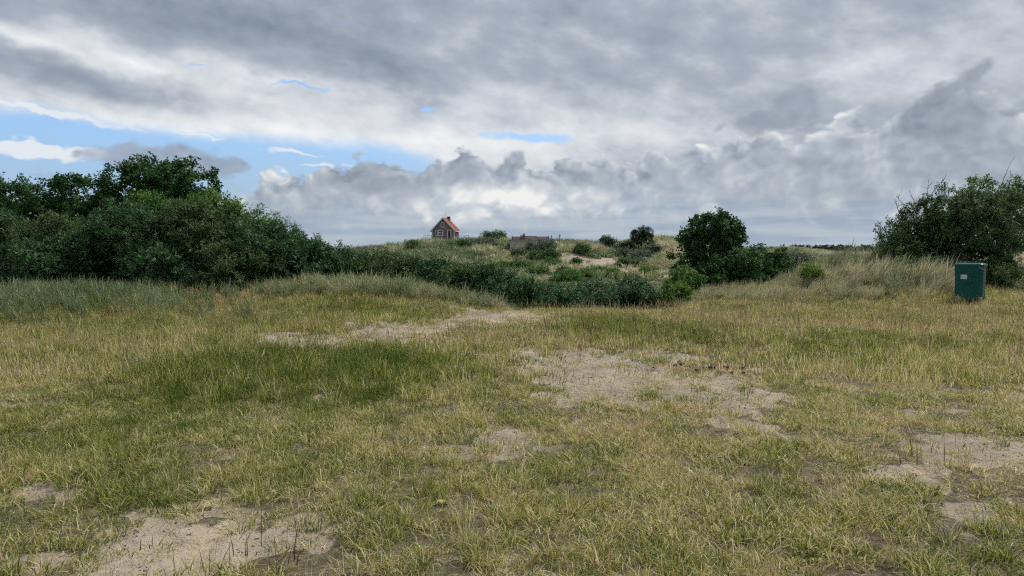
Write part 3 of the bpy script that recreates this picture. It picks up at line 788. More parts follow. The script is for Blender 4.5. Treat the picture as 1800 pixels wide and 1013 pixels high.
def lobe_points(lobes, dens, inner=0.3, clump=0.26, fill=True):
    """sprig anchors with directions: small leafy clumps spread over a cluster of ellipsoids (rows: cx cy cz rx ry rz)"""
    C, N = [], []
    L = np.array(lobes, float)
    per = 11
    for c in L:
        area = 4 * math.pi * (((c[3] * c[4]) ** 1.6 + (c[3] * c[5]) ** 1.6 + (c[4] * c[5]) ** 1.6) / 3) ** (1 / 1.6)
        n = max(3, int(area * dens / per))
        u = rng.normal(0, 1, (n, 3)); u /= np.linalg.norm(u, axis=1, keepdims=True)
        rr = np.where(rng.random(n) < inner, rng.uniform(.55, .85, n), rng.uniform(.86, 1.06, n))
        nr = u / c[3:]; nr /= np.linalg.norm(nr, axis=1, keepdims=True)
        C.append(c[:3] + u * c[3:] * rr[:, None]); N.append(nr)
    C, N = np.concatenate(C), np.concatenate(N)
    deep = np.full(len(C), 9.0)
    for c in L: deep = np.minimum(deep, np.linalg.norm((C - c[:3]) / c[3:], axis=1))
    k = (deep > 0.74) | (rng.random(len(C)) < 0.15)
    C, N = C[k], N[k]
    n = len(C)
    rc = clump * rng.uniform(.6, 1.4, n)
    u = N[:, None] * .75 + np.array([0, 0, .35]) + rng.normal(0, .62, (n, per, 3))
    u /= np.linalg.norm(u, axis=2, keepdims=True)
    P = (C[:, None] + u * (rc[:, None] * rng.uniform(.35, 1.0, (n, per)))[..., None]).reshape(-1, 3)
    D = u.reshape(-1, 3)
    T = np.repeat(np.clip(rng.normal(.45, .16, n), 0, 1), per)
    S = np.ones(len(P))
    if fill:
        big = L[np.argsort(-L[:, 3] * L[:, 4] * L[:, 5])[:8]]
        Q = []
        for c in big:
            m = int(dens * 1.5 * (c[3] * c[4] * c[5]) ** (2 / 3)) + 4
            w = rng.normal(0, 1, (m, 3)); w /= np.linalg.norm(w, axis=1, keepdims=True)
            Q.append(c[:3] + w * c[3:] * rng.uniform(.25, .8, m)[:, None])
        Q = np.concatenate(Q)
        P = np.concatenate([P, Q]); D = np.concatenate([D, rng.normal(0, 1, Q.shape)]); T = np.concatenate([T, np.full(len(Q), .4)]); S = np.concatenate([S, np.full(len(Q), 1.9)])
    k = P[:, 2] > H(P[:, 0], P[:, 1]) + 0.04
    SIZES[0] = S[k]; TONES[0] = T[k]
    return P[k], D[k]
TONES = [None]
SIZES = [None]
def crown_mesh(name, P, N, kind, mat, size=1.0, upness=0.5, base=(0, 0, 0), tone0=0.0):
    n = len(P)
    if SIZES[0] is not None and len(SIZES[0]) == n: size = size * SIZES[0]
    SIZES[0] = None
    base_tone = TONES[0] if TONES[0] is not None and len(TONES[0]) == n else np.full(n, .45)
    TONES[0] = None
    ax = N + np.array([0.10, 0, upness * .7]) + rng.normal(0, .25, (n, 3))
    ax /= np.linalg.norm(ax, axis=1, keepdims=True)
    ref = rng.normal(0, 1, (n, 3))
    ux = np.cross(ax, ref); ux /= np.linalg.norm(ux, axis=1, keepdims=True)
    uy = np.cross(ax, ux)
    sc = size * rng.uniform(.7, 1.35, n)
    st = np.clip(base_tone + tone0 + rng.normal(0, .10, n), 0, 1)
    pick = rng.integers(0, 5, n)
    V, T = [], []
    for i in range(5):
        k = pick == i
        if not k.any(): continue
        q, tn = SPRIG[kind][i]
        R = np.stack([ux[k], uy[k], ax[k]], 1)                      # m, 3(local axis), 3
        w = np.einsum('lvc,mcd->mlvd', q, R) * sc[k][:, None, None, None] + P[k][:, None, None, :]
        V.append(w.reshape(-1, 3))
        T.append(np.repeat(np.clip(st[k][:, None] + (tn[None] - .5) * .45, 0, 1).reshape(-1), 4))
    V = np.concatenate(V) - np.array(base); T = np.concatenate(T)
    return newmesh(name, V, [np.arange(len(V)).reshape(-1, 4)], [mat], {'tone': T})
def sublobes(c, n, lo, hi, low=-0.2):
    """knobs spread over an ellipsoid so that the outline is uneven"""
    out = []
    while len(out) < n:
        u = rng.normal(0, 1, 3); u /= np.linalg.norm(u)
        if u[2] < low: continue
        s = rng.uniform(lo, hi)
        p = np.array(c[:3]) + u * np.array(c[3:]) * rng.uniform(.72, .95)
        r = np.array(c[3:]) * s; m = r.mean()
        out.append((*p, *(0.5 * r + 0.5 * m)))
    return out
def limbs(lobes, base, r0, n=6, spread=0.25):
    mb = MB()
    L = sorted(lobes, key=lambda c: -c[3] * c[4] * c[5])[:n]
    for c in L:
        foot = np.array([rng.normal(0, spread), rng.normal(0, spread), -0.15])
        tip = np.array(c[:3]) - base + np.array([0, 0, 0.5 * c[5]])
        mid = foot * .55 + tip * .45 + np.array([rng.normal(0, .12), rng.normal(0, .12), 0.1])
        mb.tube([foot, foot * .8 + mid * .2 + [0, 0, .05], mid, mid * .4 + tip * .6 + rng.normal(0, .06, 3), tip], [r0, r0 * .85, r0 * .6, r0 * .38, r0 * .14], 6)
    return mb
def plant(name, label, cat, base, lobes, kind, mat, dens=34, size=1.0, up=0.5, group=None, r0=0.05, n_limbs=6, stem='stem', spread=.25, inner=.3, tone0=0.0, clump=.22, fill=True):
    base = np.array(base, float)
    t = thing(name, label, cat, base, group)
    P, N = lobe_points(lobes, dens, inner, clump, fill)
    obj('crown', crown_mesh('crown', P, N, kind, mat, size, up, base, tone0), t)
    limbs(lobes, base, r0, n_limbs, spread).build(stem, M_BARK, t, smooth=True)
    return t
def shrub(label, px, half, top, d, kind, mat, name='shrub', knobs=12, group=None, dens=34, size=1.0, up=.55, flat=.9, tone0=0.0, lo=.28, hi=.5, clump=None):
    """rounded shrub rooted in the ground: bearing px, half width and top given as seen in the photograph, at distance d"""
    c = at(px, top, d)
    g = float(H(c[0], c[1]))
    h = max(float(np.interp(px, (300, 620), (.98, .83))) * (c[2] - g), .28 * half * d / F + .25); rx = half * d / F
    main = (c[0], c[1], g + .42 * h, rx * .86, max(.5, rx * flat * .86), .50 * h)
    lobes = [main] + sublobes(main, knobs, lo, hi, -.1)
    t = plant(name, label, 'bush', (c[0], c[1], g), lobes, kind, mat, dens, size, up, group, .045, 5, tone0=tone0, clump=clump or .28 * max(.75, size))
    if d < 40 and rx > .6:                      # bare and dead twigs breaking the surface
        mb = MB()
        for _ in range(5):
            u = rng.normal(0, 1, 3); u[1] -= .7; u[2] = abs(u[2]) * .8; u /= np.linalg.norm(u)
            p = u * np.array(main[3:]) * .8 + [0, 0, .42 * h]
            e = p + (u + rng.normal(0, .35, 3) + [0, 0, .5]) * rng.uniform(.25, .6)
            mb.tube([p, (p + e) / 2 + rng.normal(0, .03, 3), e], [.012, .009, .004], 4)
        mb.build('dead_twigs', M_DEADWOOD, t)['kind'] = 'stuff'
    return t
def blob3(px, py, rx, ry, d, dd=None):
    c = at(px, py, d); k = d / F
    return (c[0], c[1], c[2], rx * k, (dd if dd else rx * k * .9), ry * k)

THICKET = 'dark shrubs of the long thicket at the left'
for a in [
    ('dark green gorse bush at the left edge of the thicket', -30, 110, 378, 25.0, 'spike', M_GORSE, 0),
    ('dark olive gorse bush standing second from the left edge, behind the dry grass tussock', 105, 95, 384, 25.2, 'spike', M_GORSE2, 0),
    ('dark gorse bush right of the dry tussock, under the dome-shaped tree', 225, 95, 372, 24.8, 'spike', M_GORSE, 0),
    ('big olive gorse bush in the middle of the left thicket', 335, 90, 372, 24.6, 'spike', M_GORSE2, 0),
    ('dark gorse bush below the lighter leafy crowns of the thicket', 435, 82, 396, 24.6, 'spike', M_GORSE, 0),
    ('low dark gorse bush behind the grass mound, where the thicket begins to slope', 520, 72, 423, 24.4, 'spike', M_GORSE, 0),
    ('gorse bush with ragged top left of the house, behind the grass mound', 600, 66, 435, 25.0, 'spike', M_GORSE, 0),
    ('gorse bush below the left foot of the house hill', 672, 62, 445, 25.0, 'spike', M_GORSE2, 0),
    ('bushy dark gorse just below the house', 745, 62, 455, 24.8, 'spike', M_GORSE, 0),
    ('gorse bush right below the house, before the sandy path', 815, 58, 461, 24.4, 'spike', M_GORSE2, 0),
    ('rounded gorse bush under the concrete bunker', 872, 50, 473, 24.0, 'spike', M_GORSE, 0),
    ('low gorse bush at the right tip of the thicket, beside the sandy path', 915, 40, 500, 23.0, 'spike', M_GORSE, 0),
    ('small front gorse bush at the thicket foot, right of the dry tussock', 290, 70, 440, 23.6, 'spike', M_GORSE, 0),
    ('small front gorse bush at the thicket foot, left of the grass mound', 400, 70, 445, 23.4, 'spike', M_GORSE2, 0),
    ('shadowed low gorse bush left of the dry tussock', 75, 75, 430, 23.8, 'spike', M_GORSE, 0),
]:
    shrub(*a[:7], name='gorse_bush', group=THICKET, knobs=20, dens=52, lo=.2, hi=.42)
CENTRE = 'dark shrubs in the hollow beyond the path'
for a in [
    ('dark shrub in the hollow, directly beyond the end of the sandy path', 975, 50, 503, 25.5, 'small', M_GORSE),
    ('wide dark shrub in the hollow between path end and dense low hedge', 1035, 52, 502, 27.0, 'small', M_GORSE),
    ('dense dark rounded shrub in the hollow beside the marram ridge', 1110, 56, 491, 27.5, 'small', M_GORSE),
]:
    shrub(*a, name='dark_shrub', group=CENTRE, knobs=16, dens=64, tone0=-.08)

# taller trees over the thicket
def tree(name, label, base, trunk_r, lobes, kind, mat, knobs=5, dens=30, size=1.0, up=.3, lo=.35, hi=.6, group=None, inner=.3, low=-.3, n_limbs=9, tone0=0.0, spread=.1, clump=.24, fill=False, stems=()):
    L = list(lobes)
    for c in lobes: L += sublobes(c, knobs, lo, hi, low)
    base = np.array(base, float)
    t = thing(name, label, 'tree', base, group)
    P, N = lobe_points(L, dens, inner, clump, fill)
    obj('crown', crown_mesh('crown', P, N, kind, mat, size, up, base, tone0), t)
    fork = base * 0 + np.array([rng.normal(0, .08), rng.normal(0, .08), 0.30 * (max(c[2] for c in lobes) - base[2])])
    MB().tube([(0, 0, -.2), fork * .5 + [.03, 0, 0], fork], [trunk_r * 1.25, trunk_r, trunk_r * .85], 9).build('trunk', M_BARK, t, smooth=True)
    mb = MB()
    for c in lobes[:n_limbs]:
        tip = np.array(c[:3]) - base + [0, 0, .35 * c[5]]
        m1 = fork * .6 + tip * .4 + rng.normal(0, .08, 3); m2 = fork * .25 + tip * .75 + rng.normal(0, .08, 3)
        mb.tube([fork * .95, m1, m2, tip], [trunk_r * .6, trunk_r * .42, trunk_r * .28, trunk_r * .1], 6)
        for _ in range(4):
            e = tip + rng.normal(0, 1, 3) * np.array(c[3:]) * .6
            mb.tube([m2, (m2 + e) / 2 + rng.normal(0, .05, 3), e], [trunk_r * .22, trunk_r * .14, trunk_r * .05], 5)
    mb.build('branches', M_BARK, t, smooth=True)
    for (p0, q0, p1, q1, dd) in stems:
        e0, e1 = at(p0, q0, dd) - base, at(p1, q1, dd) - base
        MB().tube([e0, (e0 + e1) / 2 + rng.normal(0, .05, 3), e1], [.04, .032, .018], 6).build('stem', M_BARK, t, smooth=True)
    return t
def root(px, d):
    x = (px - 900) / F * d
    return (x, d, float(H(x, d)))
d = 28.5
tree('maple_tree', 'tallest dark round-topped tree of the left thicket', root(285, d), .13,
     [blob3(220, 340, 42, 36, d), blob3(262, 326, 44, 32, d + .6), (blob3(310, 330, 44, 34, d)), blob3(345, 335, 34, 28, d - .4), blob3(240, 375, 60, 32, d), blob3(320, 368, 50, 30, d)],
     'broad', M_MAPLE, 7, 42, 1.0, lo=.2, hi=.42)
tree('maple_tree', 'dark tree left of the tallest thicket tree, sky showing through its crown', root(120, d), .10,
     [blob3(115, 345, 32, 24, d), blob3(150, 352, 34, 28, d), blob3(75, 362, 36, 24, d), blob3(180, 380, 30, 26, d + .5), blob3(110, 388, 60, 24, d)],
     'broad', M_MAPLE, 5, 38, 1.0, lo=.3, hi=.5, inner=.25)
tree('maple_tree', 'dark tree crown at the left edge of the picture', root(10, d), .10,
     [blob3(10, 352, 36, 24, d), blob3(45, 362, 30, 24, d), blob3(-40, 358, 46, 34, d), blob3(20, 388, 60, 22, d)],
     'broad', M_MAPLE, 5, 40, 1.0, lo=.3, hi=.5)
d = 27.0
tree('elder_bush', 'lighter green leafy elder rising beside the tallest tree', root(400, d), .07,
     [blob3(395, 385, 34, 26, d), blob3(425, 392, 34, 26, d), blob3(450, 405, 30, 26, d)], 'blade', M_ELDER, 5, 34, 1.0, lo=.3, hi=.5)
tree('elder_bush', 'yellow-green leafy elder in front of the tallest tree', root(262, 26.4), .06,
     [blob3(258, 372, 26, 20, 26.4), blob3(300, 378, 28, 18, 26.2), blob3(340, 376, 26, 16, 26.4)], 'blade', M_ELDER, 4, 34, .9, lo=.3, hi=.5)
tree('willow_bush', 'thin airy willow at the right shoulder of the left thicket', root(490, 28), .04,
     [blob3(488, 412, 24, 22, 28), blob3(510, 422, 16, 16, 28)], 'narrow', M_ELDER, 3, 14, 1.0, lo=.3, hi=.5, inner=.1)

# tree and shrubs right of the hollow
d = 29.0
tree('sycamore_tree', 'solitary dark multi-stemmed tree with a dome crown, right of the hollow', root(1250, d), .09,
     [blob3(1254, 400, 36, 14, d), blob3(1224, 413, 18, 17, d), blob3(1284, 411, 16, 13, d), blob3(1208, 438, 20, 20, d), blob3(1292, 424, 9, 9, d), blob3(1258, 396, 24, 9, d - .5), blob3(1230, 430, 20, 11, d), blob3(1264, 432, 30, 9, d)],
     'broad', M_MAPLE, 6, 46, .95, lo=.22, hi=.42, inner=.2, low=-.1, spread=.3, clump=.18,
     stems=[(1246, 470, 1234, 398, 29), (1253, 470, 1250, 395, 29.1), (1258, 470, 1266, 396, 28.9), (1264, 470, 1279, 400, 29.2), (1270, 470, 1294, 408, 29)])
shrub('dark leafy bush wrapping the stems of the solitary tree', 1245, 66, 440, 28.4, 'broad', M_MAPLE, name='leafy_bush', knobs=14, dens=34, size=.9)
shrub('dark leafy bush with a pointed top, right of the solitary tree', 1338, 44, 424, 29.5, 'broad', M_MAPLE, name='leafy_bush', knobs=12, dens=34, size=.9)
shrub('dark leafy bush between the solitary tree and its pointed neighbour', 1298, 50, 440, 28.0, 'broad', M_MAPLE, name='leafy_bush', knobs=10, dens=34, size=.9)
shrub('brighter green bush at the left foot of the solitary tree', 1208, 28, 474, 26.8, 'blade', M_ELDER, name='leafy_bush', knobs=9, dens=36, size=.8)
shrub('low yellow-green bush at the top of the marram ridge, left end', 1190, 24, 497, 25.8, 'blade', M_BRIGHT, name='leafy_bush', knobs=7, dens=40, size=.7)
shrub('silver-grey willow bush behind the marram ridge', 1392, 52, 446, 33.0, 'narrow', M_WILLOW, name='willow_bush', knobs=12, dens=38)
shrub('silvery low willow bush beside the pointed leafy bush', 1345, 32, 466, 30.5, 'narrow', M_WILLOW, name='willow_bush', knobs=8, dens=38)
shrub('small bright green shrub in the pale marram grass', 1428, 14, 468, 25.6, 'blade', M_BRIGHT, name='young_shrub', knobs=6, dens=46, size=.6, tone0=.3, clump=.12)
shrub('dark bush beyond the marram ridge, below the distant wood', 1475, 52, 446, 44.0, 'small', M_HAW, name='hawthorn_bush', knobs=9, dens=24, size=1.3)
shrub('dark bush in the gap left of the big hawthorn', 1535, 40, 447, 34.0, 'small', M_HAW, name='hawthorn_bush', knobs=9, dens=30, size=1.1)
d = 26.5
tree('hawthorn_tree', 'broad dark hawthorn behind the green bin', root(1665, d), .11,
     [blob3(1602, 430, 42, 46, d), blob3(1642, 398, 44, 38, d), blob3(1692, 378, 44, 38, d), blob3(1690, 430, 76, 62, d), blob3(1680, 490, 90, 40, d), blob3(1610, 465, 56, 50, d - .3), blob3(1735, 400, 50, 50, d + .3)],
     'small', M_HAW, 7, 50, 1.15, lo=.22, hi=.42, inner=.35, fill=True)
tree('elder_tree', 'light green elder crown at the right edge, above the hawthorn', root(1765, 28), .09,
     [blob3(1745, 362, 36, 30, 28), blob3(1785, 362, 36, 34, 28), blob3(1720, 372, 26, 24, 28), blob3(1810, 400, 40, 60, 28), blob3(1770, 400, 40, 40, 28.4)], 'blade', M_ELDER, 5, 34, 1.0, lo=.3, hi=.5)
shrub('grey-green leafy shrub left of the bin, under the hawthorn', 1622, 40, 486, 25.0, 'narrow', M_HAW, name='low_shrub', knobs=10, dens=44, size=.9, tone0=.25)
shrub('grey-green shrub hiding the left side of the bin', 1655, 22, 470, 25.2, 'narrow', M_WILLOW, name='low_shrub', knobs=8, dens=40, size=.8, tone0=-.3)
shrub('grey-green leafy shrub right of the bin', 1770, 44, 450, 25.0, 'narrow', M_HAW, name='low_shrub', knobs=12, dens=44, size=.9, tone0=.3)
# bare twigs over the hawthorn
tw = thing('bare_twigs', 'bare thin twigs sticking up above the hawthorn', 'twigs', at(1665, 400, 26.6))
o0 = at(1665, 400, 26.6)
for (x0, y0, x1, y1) in [(1630, 365, 1632, 318), (1632, 335, 1662, 312), (1612, 370, 1598, 335), (1590, 375, 1572, 350), (1752, 345, 1777, 284), (1668, 352, 1665, 322), (1780, 340, 1776, 312), (1795, 340, 1794, 310),
                         (1602, 360, 1575, 345), (1648, 360, 1642, 330), (1560, 400, 1542, 388), (1738, 340, 1744, 316), (1770, 335, 1766, 318)]:
    a, b = at(x0, y0 + 14, 26.6) - o0, at(x1, y1, 26.6) - o0
    m = (a + b) / 2 + rng.normal(0, .05, 3)
    mb = MB()
    mb.tube([a, m, b], [.013, .010, .005], 5)
    for _ in range(4):
        t = rng.random(); q = m * (1 - t) + b * t
        mb.tube([q, q + rng.normal(0, .10, 3) + [0, 0, .1]], [.006, .003], 4)
    mb.build('twig', M_BARK, tw)
# solitary shoot at the top of the hawthorn
P = np.array([at(1708 + rng.normal(0, 5), 318 + rng.normal(0, 6), 26.8) for _ in range(14)])
ro = at(1704, 370, 26.8)
sh = thing('leafy_shoot', 'small leafy shoot standing out above the hawthorn crown', 'shoot', ro)
obj('leaves', crown_mesh('leaves', P, rng.normal(0, 1, P.shape), 'blade', M_ELDER, .8, .3, ro), sh)
MB().tube([(0, 0, 0), (.05, 0, .5), at(1708, 315, 26.8) - ro], [.016, .011, .006], 6).build('stem', M_BARK, sh)

# valley and hill shrubs: bearing, half width, foot and top as seen
def standing(label, px, half, foot, top, kind, mat, **kw):
    g = on_ground(px, foot)
    shrub(label, px, half, top, float(g[1]), kind, mat, **kw)
for a in [
    ('green shrub on the valley floor just above the thicket tip', 945, 24, 490, 472, 'blade', M_ELDER), ('wide green shrub in the valley behind the thicket tip', 905, 30, 480, 462, 'blade', M_ELDER),
    ('dark shrub on the valley floor, left of the yellow-green strip', 990, 20, 492, 474, 'small', M_MAPLE), ('bright shrub on the valley floor below the bunker', 968, 16, 472, 460, 'blade', M_ELDER),
    ('low green shrub at the foot of the sandy slope', 1050, 20, 486, 478, 'blade', M_ELDER), ('dark little shrub standing alone at the foot of the sandy slope', 1012, 8, 470, 458, 'small', M_MAPLE),
    ('rounded green shrub below the bunker path', 1030, 14, 491, 481, 'blade', M_ELDER), ('dark shrub in the valley close to the dense low hedge', 1098, 12, 470, 459, 'small', M_MAPLE),
    ('low yellow-green shrub in the valley near the solitary tree', 1140, 16, 484, 476, 'blade', M_BRIGHT), ('yellow-green shrub in the valley, under the sandy slope', 1078, 16, 489, 481, 'blade', M_BRIGHT),
    ('dark scrub line at the back of the valley, under the hill', 1120, 14, 468, 460, 'small', M_HAW), ('green shrub in the valley right behind the hollow', 1000, 26, 500, 488, 'blade', M_ELDER),
]:
    standing(*a, name='valley_shrub', group='shrubs on the valley floor', knobs=8, dens=10, size=2.0)
for a in [
    ('dark shrub on the slope just under the bunker', 912, 8, 455, 447, 'small', M_HAW), ('dark shrub under the bunker path', 938, 9, 459, 452, 'small', M_HAW), ('dark shrub right of the bunker path', 968, 10, 456, 449, 'small', M_HAW),
    ('dark scrub patch on the hill crest right of the house', 862, 18, 424, 419, 'small', M_HAW), ('tiny upright bush on the crest between house and bunker', 880, 4, 421, 415.5, 'small', M_HAW),
    ('dark scrub at the left end of the right-hand dune', 1066, 20, 438, 422, 'small', M_PINE), ('dark scrub under the pine tree', 1105, 18, 446, 432, 'small', M_PINE), ('dark scrub on the slope right of the pine tree', 1152, 22, 452, 440, 'small', M_PINE),
    ('grey scrub half-way down the right-hand dune', 1098, 14, 458, 449, 'narrow', M_WILLOW), ('pale scrub under the hand rail on the dune slope', 1128, 16, 462, 453, 'narrow', M_WILLOW),
    ('dark scrub on the slope below the house', 812, 20, 438, 432, 'small', M_HAW), ('grey scrub on the slope left of the bunker', 852, 18, 436, 430, 'narrow', M_WILLOW), ('dark scrub on the shoulder left below the house', 730, 14, 438, 433, 'small', M_HAW),
    ('pale scrub hiding the right end of the bunker wall', 958, 13, 443, 436, 'narrow', M_WILLOW), ('pale scrub before the middle of the bunker wall', 936, 8, 444, 438, 'narrow', M_WILLOW),
    ('small dark bush beside the sandy path on the dune', 1022, 9, 447, 440, 'small', M_HAW),
]:
    standing(*a, name='dune_scrub', group='scrub on the far dune', knobs=7, dens=3.4, size=3.4)
d = 150
tree('pine_tree', 'lone dark pine with bare trunk on the right-hand dune', root(1127, d), .16,
     [blob3(1127, 412, 13, 6, d), blob3(1118, 418, 10, 5, d), blob3(1138, 417, 10, 5, d), blob3(1127, 421, 17, 5, d), blob3(1131, 408, 8, 4, d)], 'needle', M_PINE, 4, 6.5, 3.0, lo=.4, hi=.6, n_limbs=5, clump=.5)

# distant wood: reads as one mass
V, T = [], []
for _ in range(420):
    dd = rng.uniform(900, 1150); px = rng.uniform(1320, 1900)
    c = at(px, 440, dd); h = rng.uniform(6.5, 9.5) * (1 if px > 1390 else .6)
    n = 26
    u = rng.normal(0, 1, (n, 3)); u /= np.linalg.norm(u, axis=1, keepdims=True)
    p = np.array([c[0], c[1], h * .55]) + u * [3.2, 3.2, h * .5]
    for q in p:
        s = 1.5
        V.append(q + rng.normal(0, s, (4, 3)) * [1, 1, .6]); T.append(np.full(4, rng.random()))
V = np.concatenate(V); T = np.concatenate(T)
wood = obj('distant_wood', newmesh('distant_wood', V, [np.arange(len(V)).reshape(-1, 4)], [M_PINE], {'tone': T}))
wood['kind'] = 'stuff'; wood['label'] = 'dark far-off wood on the horizon at the right'; wood['category'] = 'wood'

# ------------------------------------------------------------------ house on the dune
M_CLAD = plain('grey_cladding', (0.155, 0.125, 0.125), .8, .15, 3.0)
M_WHITE = plain('white_paint', (0.58, 0.58, 0.57), .6, .06)
M_TILE = plain('red_roof_tiles', (0.32, 0.074, 0.055), .75, .25, 4.0)
M_GLASS, _b = material('window_glass')
_b.inputs['Base Color'].default_value = (.06, .075, .09, 1); _b.inputs['Roughness'].default_value = .12
M_DARK = plain('dark_paint_and_shade', (.02, .024, .028), .5, .2)  # dark painted parts, and the painted shade in the bunker opening
M_BRICK = plain('chimney_brick', (.13, .085, .075), .9, .3)
M_CONC = plain('weathered_concrete', (.37, .34, .305), .9, .2, 1.2, bmp=.3)
M_RUST = plain('rust_red_boards', (.22, .085, .072), .8, .3, 2.0)
M_STEEL = plain('dark_steel', (.06, .06, .065), .5, .2, metal=.3)
M_WOOD = plain('grey_timber', (.30, .26, .21), .85, .2)

hd = 178.0
hc = at(779, 420.6, hd)
house = thing('wooden_house', 'small grey gabled house with red roof on the dune hill', 'house', (hc[0], hc[1], hc[2]), rz=math.radians(-7))
w, dp, eh, rh = 2.62, 5.6, 2.2, 4.95          # half width, depth, eave, ridge
MB().prism([(-w, 0), (w, 0), (w, eh), (0, rh - .15), (-w, eh)], 'y', 0, dp).build('wall', M_CLAD, house)
MB().box(-w - .5, -.6, -1.6, w + .5, dp + .3, -.003).build('plinth', M_CONC, house)
sl = (rh - eh) / w
def slab(sg, mat, y0, y1, t0, t1, x1=w + .35, nm='roof'):
    z = lambda x: rh - sl * x
    return MB().prism([(0, z(0) + t0), (sg * x1, z(x1) + t0), (sg * x1, z(x1) + t1), (0, z(0) + t1)], 'y', y0, y1).build(nm, mat, house)
rL = slab(-1, M_TILE, -.25, dp + .25, .02, .17, nm='roof_slope'); rR = slab(1, M_TILE, -.25, dp + .25, .02, .17, nm='roof_slope')
for i in range(9):                            # tile ribs on the slope that shows
    y = -.1 + i * .66
    MB().prism([(.06, rh - sl * .06 + .175), (w + .33, rh - sl * (w + .33) + .175), (w + .33, rh - sl * (w + .33) + .225), (.06, rh - sl * .06 + .225)], 'y', y, y + .28).build('tile_row', M_TILE, rR)
for sg in (-1, 1):
    slab(sg, M_WHITE, -.36, -.252, -.18, .24, w + .42, 'bargeboard')
    slab(sg, M_WHITE, dp + .252, dp + .34, -.1, .26, w + .42, 'bargeboard')
    MB().box(sg * w - .09, -.05, 0, sg * w + .09, .09, eh + .02).build('corner_board', M_WHITE, house)
    MB().box(sg * (w + .42) - .07, -.3, eh - .42, sg * (w + .42) + .07, dp + .2, eh - .26).build('gutter', M_WHITE, house)
ch = MB().box(.05, dp - 1.5, rh - .8, .75, dp - .7, rh + .42).build('chimney', M_BRICK, house)
MB().box(-.05, dp - 1.6, rh + .423, .85, dp - .6, rh + .52).build('cap', M_CONC, ch)
def window(x0, z0, x1, z1, fr, bars=(), y=0.0):
    f = MB()
    f.box(x0, y - .09, z0, x1, y - .003, z0 + fr).box(x0, y - .09, z1 - fr, x1, y - .003, z1).box(x0, y - .09, z0 + fr, x0 + fr, y - .003, z1 - fr).box(x1 - fr, y - .09, z0 + fr, x1, y - .003, z1 - fr)
    for b in bars: f.box(x0 + fr, y - .08, b - fr * .6, x1 - fr, y - .003, b + fr * .6)
    wn = f.build('window', M_WHITE, house)
    MB().box(x0 + fr, y - .03, z0 + fr, x1 - fr, y - .004, z1 - fr).build('pane', M_GLASS, wn)
window(-1.25, .75, .05, 2.16, .15, (1.50,))
sidew = window(-1.85, .78, -1.27, 2.12, .08)
window(-.52, 2.62, .28, 3.92, .12)
dr = MB().box(1.18, -.06, .02, 1.80, -.003, 2.02).build('door', M_DARK, house)
f = MB().box(1.02, -.10, 0, 1.175, -.003, 2.18).box(1.805, -.10, 0, 1.96, -.003, 2.18).box(1.178, -.10, 2.025, 1.802, -.003, 2.18)
f.build('door_frame', M_WHITE, house)
MB().box(1.24, -.10, .95, 1.28, -.062, 1.1).build('handle', M_STEEL, dr)
MB().box(.62, -.12, 2.45, .80, -.003, 2.80).build('outdoor_lamp', M_WHITE, house)
MB().box(w + .003, .9, .75, w + .05, 2.0, 2.0).build('side_shutter', M_DARK, house)
MB().tube([(.25, 1.2, rh), (.25, 1.2, rh + 2.0)], [.03, .02], 6).build('antenna', M_STEEL, house)
# railings beside the house
def railing(name, label, pts, hgt, mat, every=1.6, rails=(1.0, .55), r=.035, group=None):
    pts = [np.array(p, float) for p in pts]
    t = thing(name, label, 'railing', pts[0], group)
    o0 = pts[0]
    for a, b in zip(pts[:-1], pts[1:]):
        L = np.linalg.norm(b - a); n = max(1, int(round(L / every)))
        for i in range(n + 1):
            if i == 0 and a is not pts[0]: continue
            p = a + (b - a) * i / n - o0
            MB().tube([p + [0, 0, -.4], p + [0, 0, hgt]], [r * 1.3, r * 1.3], 6).build('post', mat, t)
        for k in rails:
            MB().tube([a - o0 + [0, 0, hgt * k], b - o0 + [0, 0, hgt * k]], [r, r], 6).build('rail', mat, t)
    return t
zb = hc[2] + .02
railing('white_railing', 'thin pale railing left of the house', [(hc[0] - 4.6, hd + .6, zb), (hc[0] - 2.75, hd + .6, zb)], .85, M_WOOD, .9)
railing('white_railing', 'thin pale railing right of the house', [(hc[0] + 3.6, hd + 1.5, zb), (hc[0] + 5.9, hd + 2.0, zb)], .8, M_WOOD, 1.1)

# concrete bunker with a terrace on top
bd = 152.0
bc = at(896.5, 436, bd); k = bd / F
bunker = thing('concrete_bunker', 'weathered concrete bunker half buried in the dune', 'bunker', bc)
W = 76 * k; Hh = 13.0 * k
MB().box(0, 0, -1.2, 29 * k, 5, Hh).box(33.6 * k, 0, -1.2, 50 * k, 5, Hh).box(29 * k, 0, -1.2, 33.6 * k, 5, 6.4 * k).box(29 * k, 0, 9.8 * k, 33.6 * k, 5, Hh).box(50.1 * k, .5, -1.2, W, 5, Hh - .15).build('wall', M_CONC, bunker)
MB().box(29.02 * k, .6, 6.42 * k, 33.58 * k, .7, 9.78 * k).build('opening_shade_sheet', M_DARK, bunker)  # dark sheet set back in the opening, its colour stands for the shade inside
MB().box(-.12, -.14, Hh + .003, W + 12 * k, 5.2, Hh + .14).build('roof_slab', M_CONC, bunker)
MB().box(35 * k, -.06, -1.1, 36.2 * k, -.003, Hh - .05).build('buttress', M_CONC, bunker)
terr = thing('terrace_railing', 'rust-red boarded parapet along the top of the bunker', 'railing', bc + [3.5 * k, .1, Hh + .143])
z0 = 0
for i, (a, b) in enumerate(((.6, 15.2), (16, 42), (42.3, 63.5))):
    for q in range(3):
        MB().box(a * k, .0 + .003 * q, .04 + q * .21, b * k, .05 + .003 * q, .22 + q * .21).build('board', M_RUST, terr)
